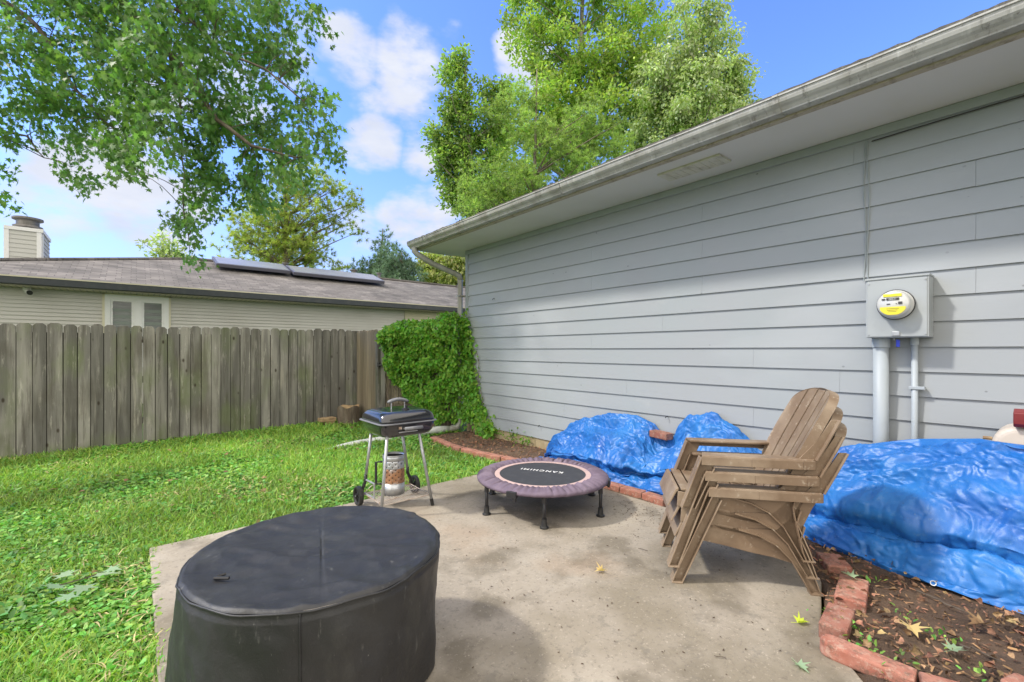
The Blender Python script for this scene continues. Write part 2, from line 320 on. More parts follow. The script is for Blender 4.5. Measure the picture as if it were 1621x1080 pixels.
m_bark = MAT('bark', (.13, .10, .075), [((.22, .19, .15), 8, (1, 1, .25), .45, .65, .8), ((.05, .04, .03), 14, (1, 1, .2), .5, .66, .8, 'rough')], rough=.95, bumps=[('rough', 14, (1, 1, .2), 1, .03)])
m_bark_grey = MAT('grey_bark', (.16, .14, .115), [((.27, .25, .21), 8, (1, 1, .3), .45, .65, .8)], rough=.95, bumps=[('rough', 14, (1, 1, .3), .8, .02)])
m_nb_wall = MAT('neighbour_siding', (.58, .565, .53), [((.50, .48, .44), 1.5, U, .45, .7, .5)], rough=.7)
m_nb_trim = MAT('cream_trim', (.62, .58, .44), rough=.6)
m_nb_dark = MAT('dark_gutter', (.028, .035, .042), [((.06, .065, .065), 8, U, .5, .7, .6)], rough=.45)
m_nb_soffit = MAT('cream_soffit', (.40, .37, .28), rough=.7)
m_solar = MAT('panel_glass', (.24, .24, .26), [((.17, .17, .19), 2, U, .4, .7, .5)], rough=.25, spec=.6)
m_solar_frame = MAT('panel_frame', (.10, .10, .13), rough=.4)
m_glass = MAT('window_glass', (.06, .075, .07), [((.14, .17, .15), 3, (1, 1, 8), .45, .6, .8)], rough=.12, spec=.6)
m_blind = MAT('blind_slat', (.20, .23, .21), rough=.5)
m_ltgrey = MAT('light_grey_siding', (.50, .50, .47), rough=.7)
m_cap = MAT('metal_cap', (.16, .15, .14), [((.3, .28, .26), 9, U, .5, .7, .5)], rough=.5, metal=.4)
m_pipe = MAT('white_pipe', (.62, .63, .62), [((.36, .37, .33), 8, U, .5, .7, .6), ((.2, .2, .17), 30, U, .62, .72, .6, 'rough')], rough=.5)

def shingle_mat():
    m = bpy.data.materials.new('asphalt_shingles'); m.use_nodes = True; N, L = m.node_tree.nodes, m.node_tree.links
    bs = N['Principled BSDF']; tc = N.new('ShaderNodeTexCoord')
    br = N.new('ShaderNodeTexBrick'); br.inputs['Scale'].default_value = 1.0; br.inputs['Brick Width'].default_value = .26; br.inputs['Row Height'].default_value = .13
    br.inputs['Mortar Size'].default_value = .008; br.inputs['Color1'].default_value = (.115, .105, .098, 1); br.inputs['Color2'].default_value = (.19, .172, .16, 1); br.inputs['Mortar'].default_value = (.09, .08, .075, 1)
    br.offset = .37; L.new(tc.outputs['Object'], br.inputs['Vector'])
    n = N.new('ShaderNodeTexNoise'); n.inputs['Scale'].default_value = 1.6; n.inputs['Detail'].default_value = 8; L.new(tc.outputs['Object'], n.inputs['Vector'])
    mx = N.new('ShaderNodeMix'); mx.data_type = 'RGBA'; mx.blend_type = 'MULTIPLY'; mx.inputs[0].default_value = .8
    cr = N.new('ShaderNodeMapRange'); cr.inputs['From Min'].default_value = .3; cr.inputs['From Max'].default_value = .7; cr.inputs['To Min'].default_value = .7; cr.inputs['To Max'].default_value = 1.5
    L.new(n.outputs['Fac'], cr.inputs['Value']); L.new(br.outputs['Color'], mx.inputs[6]); L.new(cr.outputs[0], mx.inputs[7])
    L.new(mx.outputs[2], bs.inputs['Base Color']); bs.inputs['Roughness'].default_value = .95
    b = N.new('ShaderNodeBump'); b.inputs['Strength'].default_value = .7; b.inputs['Distance'].default_value = .02; L.new(br.outputs['Color'], b.inputs['Height']); L.new(b.outputs[0], bs.inputs['Normal'])
    return m
m_shingle = shingle_mat()

def leafmat(name, c, rnd=.35, hue=.03, transl=.4, rough=.45, spec=.4):
    return MAT(name, c, rough=rough, rnd=rnd, hue=hue, transl=transl, spec=spec)
m_maple = leafmat('maple_leaf', (.125, .235, .07), .6, .02, .48)
m_ivy = leafmat('ivy_leaf', (.17, .35, .045), .5, .03, .42)
m_cover_leaf = leafmat('ground_cover_leaf', (.19, .37, .07), .65, .04, .3, .5)
m_grass = leafmat('grass_blade', (.245, .395, .075), .6, .04, .3, .5)
m_treeA = leafmat('tree_leaf_mid', (.22, .32, .10), .55, .03, .55)
m_treeB = leafmat('tree_leaf_bright', (.29, .39, .105), .55, .03, .52)
m_treeC = leafmat('tree_leaf_grey', (.38, .46, .24), .6, .03, .4, .35, .6)
m_pine_b = leafmat('pine_needle_bright', (.27, .37, .13), .5, .03, .5)
m_pine_y = leafmat('pine_needle_yellow', (.34, .40, .11), .5, .05, .45)
m_spruce = leafmat('spruce_needle', (.16, .25, .17), .4, .02, .2)
m_willow = leafmat('willow_leaf', (.34, .38, .14), .5, .04, .45)
m_straw = MAT('dead_straw', (.42, .36, .17), rough=.8, rnd=.4)
m_weed = leafmat('weed_leaf', (.12, .27, .06), .4, .03, .3, .5)
m_dry = MAT('dry_leaf', (.20, .11, .055), [((.36, .23, .12), 12, U, .48, .6, .8), ((.07, .04, .025), 60, U, .5, .6, .6, 'rough')], rough=.8, rnd=.5, hue=.03)
m_chip = MAT('mulch_chip', (.25, .13, .07), [((.30, .17, .10), 12, U, .45, .7, .7)], rough=.9, rnd=.6, hue=.02)
m_paleleaf = leafmat('pale_leaf', (.30, .41, .26), .15, .02, .3, .5)
m_yelleaf = leafmat('yellow_leaf', (.55, .62, .06), .15, .02, .3, .5)
m_tanleaf = leafmat('tan_leaf', (.62, .45, .2), .15, .02, .2, .6)

# ------------------------------------------------------------------ terrain
PATIO = [(.06, 3.54), (.06, -3.2), (2.0, -3.2), (2.0, .43), (2.27, .66), (2.75, .80), (3.02, 1.05), (3.13, 1.5), (3.14, 3.0), (3.0, 3.5), (2.6, 3.62)]
PZ = 0.0
def lawn_z(x, y):
    a = np.clip((np.asarray(y, float) - 4.0) / 3.6, 0, 1); b = np.clip((np.asarray(x, float) + 1) / 4, 0, 1)
    return -.03 + .085 * a * b
def in_poly(x, y, poly):
    c = np.zeros(np.shape(x), bool); n = len(poly)
    for i in range(n):
        x1, y1 = poly[i]; x2, y2 = poly[(i + 1) % n]
        c ^= ((y1 > y) != (y2 > y)) & (x < (x2 - x1) * (y - y1) / (y2 - y1 + 1e-12) + x1)
    return c
BED = [(3.08, 5.55), (2.97, 4.6), (3.05, 3.9), (3.14, 3.6), (3.0, 3.5), (3.14, 3.0), (3.13, 1.5), (3.02, 1.05), (2.75, .80), (2.27, .66), (2.0, .43), (2.0, -3.2), (3.76, -3.2), (3.76, 5.55)]
def ground():
    mb = MB(); xs = np.concatenate([[-160, -40, -12], np.linspace(-6, 8, 57), [14, 40, 160]]); ys = np.concatenate([[-160, -40, -12], np.linspace(-4, 10, 57), [16, 40, 200]])
    X, Y = np.meshgrid(xs, ys, indexing='ij'); Z = lawn_z(X, Y) - .012
    Z = np.where(in_poly(X, Y, [(.2, 3.4), (.2, -3.2), (3.7, -3.2), (3.7, 5.4), (3.2, 5.4), (3.1, 3.4)]), -.09, Z)
    vs = np.stack([X, Y, Z], -1).reshape(-1, 3); nv = len(ys)
    mb.add(vs.tolist(), [(i * nv + j, (i + 1) * nv + j, (i + 1) * nv + j + 1, i * nv + j + 1) for i in range(len(xs) - 1) for j in range(nv - 1)])
    tag(mb.build('ground', m_earth, smooth=True), kind='structure')
    mb = MB(); mb.prism(PATIO, lambda a, b, t: (a, b, t), -.12, PZ)
    tag(mb.build('patio', m_concrete, bevel=.008), kind='structure')
    mb = MB(); n = 150; m = 60
    def fn(u, v):
        y = 5.56 - u * 8.8; x = 1.95 + v * 1.86
        return (x, y, 0.0)
    ys = np.linspace(5.56, -3.2, 300); 
    rows = []
    for y in ys:
        x0 = 3.09 if y > 5.2 else 2.99 if y > 4.3 else 3.07 if y > 3.6 else 3.10 if y > 1.2 else (np.interp(y, [.40, .62, .78, 1.0, 1.2], [1.98, 2.2, 2.70, 2.97, 3.08]) if y > .4 else 1.98)
        xs = np.linspace(x0, 3.77, 40); zz = .012 + .035 * fbm(xs * 6, y * 6 + 0 * xs, 5) + .02 * fbm(xs * 30, y * 30 + 0 * xs, 9, 3) - .02
        e = np.clip((xs - x0) / .08, 0, 1); rows.append([(a, y, -.03 + (b + .03) * (c ** .5)) for a, b, c in zip(xs, zz, e)])
    mb.add([p for r in rows for p in r], [(i * 40 + j, i * 40 + j + 1, (i + 1) * 40 + j + 1, (i + 1) * 40 + j) for i in range(299) for j in range(39)])
    tag(mb.build('soil_bed', m_soil, smooth=True), kind='structure')
ground()

# ------------------------------------------------------------------ leaf templates
T_LEAF = (np.array([[0, 0, 0], [.28, .3, .05], [.2, .72, .04], [0, 1, -.05], [-.2, .72, .04], [-.28, .3, .05]]), [(0, 1, 2, 3), (0, 3, 4, 5)])
T_CURL = (np.array([[0, 0, 0], [.3, .2, .22], [.42, .55, .30], [.15, .8, .12], [.1, 1.05, -.1], [-.12, .75, .05], [-.38, .62, .2], [-.25, .2, .12], [0, .5, -.08]]), [(0, 1, 8), (1, 2, 8), (2, 3, 8), (3, 4, 8), (4, 5, 8), (5, 6, 8), (6, 7, 8), (7, 0, 8)])
T_ROUND = (np.array([[0, 0, 0], [.38, .12, .05], [.48, .5, .06], [.25, .85, .02], [0, .95, 0], [-.25, .85, .02], [-.48, .5, .06], [-.38, .12, .05]]), [(0, 1, 2, 3, 4), (0, 4, 5, 6, 7)])
T_BLADE = (np.array([[-.05, 0, 0], [.05, 0, 0], [-.04, .5, .06], [.04, .5, .06], [0, 1, -.12]]), [(0, 1, 3, 2), (2, 3, 4)])
T_NEEDLE = (np.array([[-.07, 0, 0], [.07, 0, 0], [0, 1, -.06]]), [(0, 1, 2)])
_mp = [(0, 0), (.10, .0), (.40, -.10), (.24, .17), (.60, .46), (.20, .36), (.25, .64), (.10, .60), (0, 1.0)]
_mv = [(0, 0, 0)] + [(x, y, .06 * abs(x)) for x, y in _mp[1:-1]] + [(0, 1.0, -.08)] + [(-x, y, .06 * abs(x)) for x, y in _mp[1:-1][::-1]]
T_MAPLE = (np.array(_mv, float), [(0, 1, 2, 3), (0, 3, 4, 5), (0, 5, 6, 7), (0, 7, 8, 9), (0, 9, 10, 11), (0, 11, 12, 13), (0, 13, 14, 15)])

def scatter(name, P, Y, Zn, size, tmpl, mat, rnd=None, parent=None):
    """P points (N,3); Y pointing direction of the leaf (N,3); Zn approx normal; size (N,)"""
    V0, F = tmpl
    Y = Y / (np.linalg.norm(Y, axis=1, keepdims=True) + 1e-9)
    X = np.cross(Y, Zn); X /= (np.linalg.norm(X, axis=1, keepdims=True) + 1e-9); Z = np.cross(X, Y)
    V = P[:, None, :] + size[:, None, None] * (V0[None, :, 0:1] * X[:, None, :] + V0[None, :, 1:2] * Y[:, None, :] + V0[None, :, 2:3] * Z[:, None, :])
    if rnd is None: rnd = RNG.random(len(P))
    return npmesh(name, V.reshape(-1, 3), len(V0), F, mat, rnd, parent)
def rdir(n, up=0.0):
    d = RNG.normal(size=(n, 3)); d /= np.linalg.norm(d, axis=1, keepdims=True); d[:, 2] += up
    return d

# ------------------------------------------------------------------ lawn
def lawn():
    n = 620000
    x = RNG.uniform(-3.4, 3.75, n); y = RNG.uniform(.6, 7.62, n)
    D = x * ST + y * CT; lat = (x * CT - y * ST)
    ok = (D > 1.2) & (np.abs(lat) < D * 1.2 + .3)
    ok &= ~in_poly(x, y, [(.085, 3.515), (.085, -3.2), (3.1, -3.2), (3.14, 3.0), (3.0, 3.48), (2.6, 3.59)]); ok &= ~in_poly(x, y, BED)
    ok &= ~((x > 3.72) & (y < 5.7))
    ok &= RNG.random(n) < np.clip((2.4 / D) ** 1.5, 0, 1) * 1.0
    # inside ragged edge: some overlap of the slab
    x, y, D = x[ok], y[ok], D[ok]
    cov = fbm(x * 1.3, y * 1.3, 3, 4)
    iscov = RNG.random(len(x)) < np.clip((cov - .36) * 6, .12, .93)
    tone = fbm(x * 1.1 + 7, y * 1.1, 8, 4)
    def mk(sel, name, tm, mat, s0, s1, up0, up1, hgt, lab):
        X, Yc, d = x[sel], y[sel], D[sel]; k = len(X)
        az = RNG.uniform(0, 2 * np.pi, k); el = RNG.uniform(up0, up1, k)
        Yd = np.stack([np.cos(az) * np.cos(el), np.sin(az) * np.cos(el), np.sin(el)], 1)
        Zn = np.tile([0, 0, 1.0], (k, 1)) + RNG.normal(size=(k, 3)) * .35
        size = RNG.uniform(s0, s1, k) * (1 + .13 * np.clip(d - 2.5, 0, 5))
        P = np.stack([X, Yc, lawn_z(X, Yc) + RNG.uniform(-.012, hgt, k)], 1)
        r = np.clip(RNG.normal(.5, .2, k) + (tone[sel] - .47) * .8, 0, 1)
        tag(scatter(name, P, Yd, Zn, size, tm, mat, r), lab, 'ground cover' if 'cover' in name else 'grass', kind='stuff')
    mk(iscov, 'ground_cover', T_ROUND, m_cover_leaf, .011, .028, -.1, .5, .030, 'low round leaved ground cover spread through the lawn')
    mk(~iscov, 'grass', T_BLADE, m_grass, .035, .075, .3, 1.3, .004, 'short green grass blades between fence and concrete patio')
    for nm, tm, mat, cnt_, s0, s1, lab in (('dead_grass', T_BLADE, m_straw, 4000, .04, .08, 'straw coloured dead blades in worn patches of the lawn'), ('broadleaf_weeds', T_LEAF, m_weed, 4200, .03, .06, 'larger darker leaved weeds in clumps near the slab')):
        xx = RNG.uniform(-2.6, 3.0, cnt_ * 4); yy = RNG.uniform(1.6, 7.5, cnt_ * 4)
        w = fbm(xx * 1.7 + 30, yy * 1.7 + (5 if nm == 'dead_grass' else 11), 13, 3); kp = (w > .54) & ~in_poly(xx, yy, PATIO) & ~in_poly(xx, yy, BED) & ~((xx > 2.75) & (yy < 5.7) & (xx > 3.7)); xx, yy = xx[kp][:cnt_], yy[kp][:cnt_]; kk = len(xx)
        az = RNG.uniform(0, 6.28, kk); el = RNG.uniform(.0, .6, kk); Yd = np.stack([np.cos(az) * np.cos(el), np.sin(az) * np.cos(el), np.sin(el)], 1)
        tag(scatter(nm, np.stack([xx, yy, lawn_z(xx, yy) + .015 + RNG.random(kk) * .01], 1), Yd, np.tile([0, 0, 1.], (kk, 1)) + RNG.normal(size=(kk, 3)) * .3, RNG.uniform(s0, s1, kk), tm, mat), lab, 'lawn plants', kind='stuff')
    # dry leaves in the lawn
    k = 210; x = RNG.uniform(-1.2, 2.6, k); y = RNG.uniform(2.0, 7.3, k); ok = ~in_poly(x, y, PATIO) & ~in_poly(x, y, BED); x, y = x[ok], y[ok]; k = len(x)
    P = np.stack([x, y, lawn_z(x, y) + .03], 1); Yd = rdir(k) * [1, 1, .2]
    tag(scatter('fallen_leaves', P, Yd, np.tile([0, 0, 1.], (k, 1)) + RNG.normal(size=(k, 3)) * .4, RNG.uniform(.025, .06, k), T_MAPLE, m_dry), 'brown dry leaves scattered in the lawn', 'fallen leaves', kind='stuff')
lawn()

# ------------------------------------------------------------------ house (right)
WX = 3.753; CY = 5.59
def house():
    h = thing('house', 'grey blue lap sided house with long white soffit and dirty gutter along the patio', 'house', (WX, CY, 0))
    off = Vector((-WX, -CY, 0))
    def part(mb, name, mat, parent=h, **k):
        o = mb.build(name, mat, parent, **k)
        if parent is h: o.location = off
        return o
    # lap boards
    mb = MB(); Y0, Y1 = -4.2, CY - .055; ex = .1545
    jo = {0: [1.97, -2.1], 1: [.32, 3.2], 2: [1.97, 4.4, -1.7], 3: [3.2, .32], 4: [1.97, -1.0], 5: [.32, 4.8], 6: [2.35, -2.2], 7: [3.2, 0.05], 8: [1.55, 4.2], 9: [.98, -1.6], 10: [2.75, -.3], 11: [1.55, 3.9], 12: [.72, 3.6], 13: [1.55, -1.9], 14: [2.76, .2], -1: [.9]}
    for k in range(-1, 15):
        zt = 2.461 - ex * k; zb = zt - ex
        if k == -1: zt = 2.62
        js = sorted([j for j in jo.get(k, []) if Y0 < j < Y1]); ed = [Y0] + js + [Y1]
        for a, b in zip(ed[:-1], ed[1:]):
            mb.cur = random.random(); g = .0006
            w = .0012 * random.uniform(-1, 1)
            mb.prism([(WX + .02, zb + .001), (WX - .018, zb - .002 + w), (WX - .0175, zb + .004), (WX - .004, zt + .004), (WX + .02, zt + .004)], lambda p, q, t: (p, t, q), a + (g if a > Y0 else 0), b - (g if b < Y1 else 0))
    part(mb, 'siding', m_siding)
    part(MB().bb((WX + .02, -4.2, -.1), (WX + .15, CY - .01, 2.66)), 'wall_core', m_trim)
    part(MB().bb((WX + .15, CY - .16, -.1), (11.0, CY - .01, 2.66)), 'end_wall', m_trim)
    part(MB().bb((WX - .022, CY - .053, .13), (WX + .05, CY + .012, 2.6)), 'corner_board', m_trim, bevel=.003)
    part(MB().bb((WX - .026, -4.2, 2.602), (WX + .01, CY + .012, 2.66)), 'frieze_board', m_trim, bevel=.003)
    part(MB().bb((WX - .002, -4.2, -.1), (WX + .018, CY, .142)), 'foundation', m_found)
    so = part(MB().bb((3.148, -4.3, 2.662), (WX + .3, 5.98, 2.675)), 'soffit', m_soffit)
    v = MB().bb((3.33, 1.62, 2.646), (3.52, 2.14, 2.6615)); 
    for i in range(8): v.bb((3.345, 1.66 + i * .058, 2.642), (3.505, 1.675 + i * .058, 2.6465))
    v.build('soffit_vent', m_vent, so)
    # fascia with bare weathered lower lip
    part(MB().bb((3.118, -4.3, 2.656), (3.146, 5.985, 2.80)), 'fascia', m_fascia)
    part(MB().bb((3.118, -4.3, 2.648), (3.165, 5.98, 2.6555)), 'fascia_lip', m_fascia)
    # gutter
    mb = MB(); prof = [(3.117, 2.660), (3.052, 2.660), (3.050, 2.668), (3.036, 2.684), (3.020, 2.694), (3.008, 2.706), (3.002, 2.722), (3.000, 2.736), (2.992, 2.739), (2.992, 2.7475), (3.004, 2.7475), (3.008, 2.735), (3.03, 2.70), (3.06, 2.672), (3.10, 2.672), (3.117, 2.75)]
    mb.prism(prof, lambda p, q, t: (p, t, q), -4.3, 6.0); g = part(mb, 'gutter', m_gutter)
    e = MB(); e.prism([(3.117, 2.658), (3.052, 2.658), (3.034, 2.684), (3.006, 2.704), (2.996, 2.74), (2.996, 2.749), (3.117, 2.749)], lambda p, q, t: (p, t, q), 6.0, 6.006); e.build('end_cap', m_gutter, g)
    for y in (4.7, 2.95, 1.1, -.7): e = MB(); e.prism([(3.120, 2.657), (3.050, 2.657), (3.033, 2.683), (3.004, 2.704), (2.997, 2.735), (2.988, 2.738), (2.988, 2.750), (3.03, 2.75), (3.05, 2.69), (3.12, 2.68)], lambda p, q, t: (p, t, q), y, y + .03); e.build('gutter_joint', m_gutter, g)
    # roof
    mb = MB(); ys = np.linspace(-4.35, 6.03, 260); P = []
    for i, y in enumerate(ys):
        ed = 3.015 + random.uniform(-.008, .008); dz = random.uniform(-.002, .003)
        P += [(ed, y, 2.757 + dz), (ed, y, 2.770 + dz), (7.5, y, 4.25), (7.5, y, 4.22), (3.14, y, 2.775)]
    n = len(ys); F = []
    for i in range(n - 1):
        for k in range(5): F.append((i * 5 + k, i * 5 + (k + 1) % 5, (i + 1) * 5 + (k + 1) % 5, (i + 1) * 5 + k))
    F += [(0, 1, 2, 3, 4), tuple(range((n - 1) * 5, n * 5))[::-1]]
    mb.add(P, F); part(mb, 'roof', m_shingle_dark)
    gb = MB(); gb.prism([(3.2, 2.675), (7.5, 2.675), (7.5, 4.21), (3.2, 2.79)], lambda p, q, t: (p, t, q), CY - .1, CY + .01); part(gb, 'gable', m_trim)
    b = MB(); b.prism([(3.15, 2.655), (3.75, 2.655), (3.80, 2.69), (7.5, 4.08), (7.5, 4.22), (3.15, 2.78)], lambda p, q, t: (p, t, q), 5.982, 6.0); part(b, 'rake_board', m_soffit)
    # downspout
    ds = MB(); Yd = 5.80
    A = Vector((3.055, 5.88, 2.665))
    path = [A, A + Vector((0, -.0, -.05)), A + Vector((.03, -.01, -.085)), Vector((3.30, 5.80, 2.455)), Vector((3.60, 5.69, 2.335)), Vector((3.665, 5.655, 2.30)), Vector((3.675, 5.65, 2.24))]
    ds.tube(path, [.043, .043, .042, .04, .04, .041, .042], 12); d1 = part(ds, 'downspout_elbow', m_downspout, smooth=True)
    ds = MB(); ds.tube([(3.675, 5.65, 2.26), (3.675, 5.65, .28), (3.672, 5.65, .20)], [.038, .038, .038], 4, sx=1.25); ds.tube([(3.672, 5.65, .21), (3.665, 5.65, .13), (3.62, 5.66, .075), (3.50, 5.68, .055)], [.044, .046, .046, .044], 12)
    part(ds, 'downspout', m_downspout, bevel=.006)
    for z in (2.0, .55): part(MB().box((3.69, 5.65, z), (.11, .10, .02)), 'strap', m_downspout)
    ex_ = MB(); p0 = Vector((3.50, 5.68, .06)); p1 = G(515, 713, -.01); pts = [p0.lerp(p1, t) + Vector((0, .04 * math.sin(t * 3), .02 * math.sin(t * 9) * (1 - t))) for t in np.linspace(0, 1, 12)]
    ex_.tube(pts, [.045, .05, .05, .052, .055, .055, .055, .052, .05, .045, .035, .018], 12)
    part(ex_, 'drain_extension', m_pipe, smooth=True)
    for z, y in ((.30, 3.05), (.60, 2.3), (.30, 4.0), (1.9, 4.9), (.61, 1.3), (.45, 1.9)):
        part(MB().tube([(WX - .01, y, z), (WX - .04, y, z), (WX - .045, y, z - .015)], .004, 6), 'wall_hook', m_blackmetal)
house()

def meter():
    t = thing('electric_meter_box', 'grey metal electric meter box with round yellow labelled meter on the siding', 'meter box', (WX - .017, .65, 1.28))
    M = lambda: MB()
    b = M().bb((-.148, -.15, .0), (0, .15, .368)); b.build('box', m_box, t, bevel=.004)
    b = M().bb((-.156, -.154, .362), (.0, .154, .374)); b.build('top_flange', m_box, t, bevel=.002)
    b = M().bb((-.152, -.142, .006), (-.149, .142, .355)); b.build('cover_plate', m_box, t, bevel=.002)
    # meter: axis along -X
    m = M(); prof = [(.088, 0), (.088, .018), (.082, .022), (.080, .06), (.078, .075), (.070, .085), (.0, .088)]
    n = 40
    vs = [(-.151 - z, -.0 + r * math.cos(2 * math.pi * k / n), .20 + r * math.sin(2 * math.pi * k / n)) for r, z in prof[:-1] for k in range(n)] + [(-.151 - .088, 0, .20)]
    fs = [(i * n + k, i * n + (k + 1) % n, (i + 1) * n + (k + 1) % n, (i + 1) * n + k) for i in range(len(prof) - 2) for k in range(n)] + [((len(prof) - 2) * n + k, (len(prof) - 2) * n + (k + 1) % n, (len(prof) - 1) * n) for k in range(n)]
    m.add(vs, fs); me = m.build('meter', m_glass_rim, t, smooth=True)
    rg = M(); vs = []
    n2 = 40
    for r, z in [(.092, -.001), (.092, .016), (.084, .016)]:
        vs += [(-.151 - z, r * math.cos(2 * math.pi * k / n2), .20 + r * math.sin(2 * math.pi * k / n2)) for k in range(n2)]
    rg.add(vs, [(i * n2 + k, i * n2 + (k + 1) % n2, (i + 1) * n2 + (k + 1) % n2, (i + 1) * n2 + k) for i in range(2) for k in range(n2)]); rg.build('sealing_ring', m_blackmetal, me)
    def disc(mb, y0, y1, z0, z1, x, rmax=.069):
        pts = []
        for a in np.linspace(y0, y1, 14): pts.append((a, z1 if (a * a + (z1) ** 2) < rmax ** 2 else math.sqrt(max(rmax ** 2 - a * a, 0)) * (1 if z1 > 0 else 1)))
        for a in np.linspace(y1, y0, 14):
            zz = z0; 
            if a * a + z0 * z0 > rmax ** 2: zz = -math.sqrt(max(rmax ** 2 - a * a, 0))
            pts.append((a, zz))
        mb.prism(pts, lambda p, q, tt: (tt, p, .20 + q), x, x - .0015)
    dy = MB(); disc(dy, -.060, .060, -.066, -.018, -.2395); dy.build('yellow_label', m_yellow, me)
    dy = MB(); dy.bb((-.2410, -.042, .243), (-.2395, .045, .260)); dy.build('yellow_label', m_yellow, me)
    dk = MB(); dk.bb((-.2415, -.030, .222), (-.2395, .030, .236)); dk.build('display', m_dark, me)
    for a, b in (((-.2412, .036, .224), (-.2395, .052, .233)), ((-.2412, .012, .196), (-.2395, .028, .202)), ((-.2412, -.045, .196), (-.2395, -.026, .211)), ((-.2412, -.02, .198), (-.2395, -.015, .203))): MB().bb(a, b).build('printed_mark', m_dark, me)
    for i in range(3): MB().bb((-.2418, -.03 + i * .006, .170 - i * .009), (-.2411, .03 - i * .004, .172 - i * .009)).build('printed_line', m_dark, me)
    tx = bpy.data.curves.new('digits', 'FONT'); tx.body = '08431'; tx.size = .015; tx.align_x = 'CENTER'; tx.extrude = .0003
    to = bpy.data.objects.new('digits', tx); COL.objects.link(to)
    dg = bpy.context.evaluated_depsgraph_get(); mesh = bpy.data.meshes.new_from_object(to.evaluated_get(dg)); bpy.data.objects.remove(to)
    d = bpy.data.objects.new('digits', mesh); COL.objects.link(d); mesh.materials.clear(); mesh.materials.append(m_glass_rim); d.parent = me
    d.matrix_local = Matrix.Translation((-.2420, 0, .2235)) @ Matrix(((0, 0, -1, 0), (-1, 0, 0, 0), (0, 1, 0, 0), (0, 0, 0, 1)))
    for y, z in ((-.135, .02), (.135, .02), (-.135, .34), (.135, .34)): MB().tube([(-.151, y, z), (-.1555, y, z)], .005, 8).build('screw', m_steel, t)
    MB().bb((-.160, -.018, .010), (-.151, .018, .036)).build('hasp', m_steel, t, bevel=.002)
    s = MB(); s.tube([(-.10, .02, -.001), (-.10, .02, -.012), (-.10, .015, -.016)], .004, 6); s.build('seal_wire', m_steel, t)
    s = MB(); s.box((-.10, .0, -.035), (.006, .018, .045)); s.build('blue_tag', m_bluetag, t, bevel=.002)
    # big conduit and slim conduit
    c = thing('electric_conduit', 'wide grey painted conduit running down from meter box behind the tarp', 'conduit', (WX - .06, .745, 0))
    b = MB(); b.tube([(0, 0, .0), (0, 0, 1.279)], .041, 20); b.build('pipe', m_conduit, c, smooth=True)
    b = MB(); b.lathe([(.047, 1.22), (.047, 1.279)], 20); b.build('coupling', m_conduit, c)
    c = thing('slim_conduit', 'thin grey conduit with a strap beside the wide conduit', 'conduit', (WX - .045, .583, 0))
    b = MB(); b.tube([(0, 0, .0), (0, 0, 1.279)], .017, 14); b.build('pipe', m_conduit, c, smooth=True)
    b = MB(); b.box((-.005, -.012, .97), (.034, .075, .018)); b.tube([(-.008, -.045, .97), (.024, -.045, .97)], .005, 8); b.build('strap', m_conduit, c, bevel=.002)
    b = MB(); b.lathe([(.021, 1.235), (.021, 1.279)], 14); b.build('coupling', m_conduit, c)
    # cable
    c = thing('wall_cable', 'thin grey cables stapled down the siding from the frieze to the meter box', 'cable', (WX - .02, .82, 1.66))
    for k, dy in enumerate((0, .018)):
        pts = [(0, dy + .006 * math.sin(z * 9 + k * 2), z) for z in np.linspace(0, .93, 22)]
        MB().tube(pts, .0035, 6).build('cable', m_trim, c)
    pts = [(-.006, -.02 - a, .925 + .012 * math.sin(a * 2.2) - .01) for a in np.linspace(0, 4.2, 60)]
    MB().tube(pts, .004, 6).build('cable', m_blackmetal, c)
meter()

def beige_reel():
    t = thing('hose_box', 'beige rounded plastic box against siding at the right edge behind tarp', 'hose box', (3.58, -.10, .33))
    b = MB()
    prof = [(-.34, 0), (-.34, .38)] + [(-.34 + .10 * (1 - math.cos(a)), .38 + .10 * math.sin(a)) for a in np.linspace(.2, 1.57, 6)] + [(.34 - .10 * (1 - math.cos(a)), .38 + .10 * math.sin(a)) for a in np.linspace(1.57, .2, 6)] + [(.34, .38), (.34, 0)]
    b.prism(prof, lambda p, q, tt: (tt, p, q), -.12, .13); b.build('body', m_beige, t, bevel=.03, seg=4)
    b = MB().bb((-.128, -.30, .25), (-.119, .26, .37)); b.build('lid', m_beige, t, bevel=.004)
    b = MB(); b.tube([(-.13, .19, .325), (-.118, .19, .325)], .02, 20); b.build('knob', m_beige, t, bevel=.002)
    b = MB(); b.tube([(-.05, .34, .40), (-.05, .375, .40)], .009, 8); b.build('spigot', m_wood_end, t)
    b = MB().bb((-.10, -.3, -.31), (.10, .3, 0)); b.build('stand', m_beige, t, bevel=.01)
    t = thing('red_bar', 'dark red painted bar end above the beige plastic box', 'bar', (3.45, .16, .812))
    b = MB(); b.prism([(-.035, .018), (-.022, .0), (.028, .0), (.035, .015), (.035, .085), (.02, .092), (-.035, .075)], lambda p, q, tt: (p, tt, q), 0, -.7); b.build('beam', m_redpaint, t, bevel=.005)
    b = MB(); b.bb((-.03, -.6, .092), (.03, -.55, .30)); b.build('upright', m_redpaint, t, bevel=.005)
beige_reel()

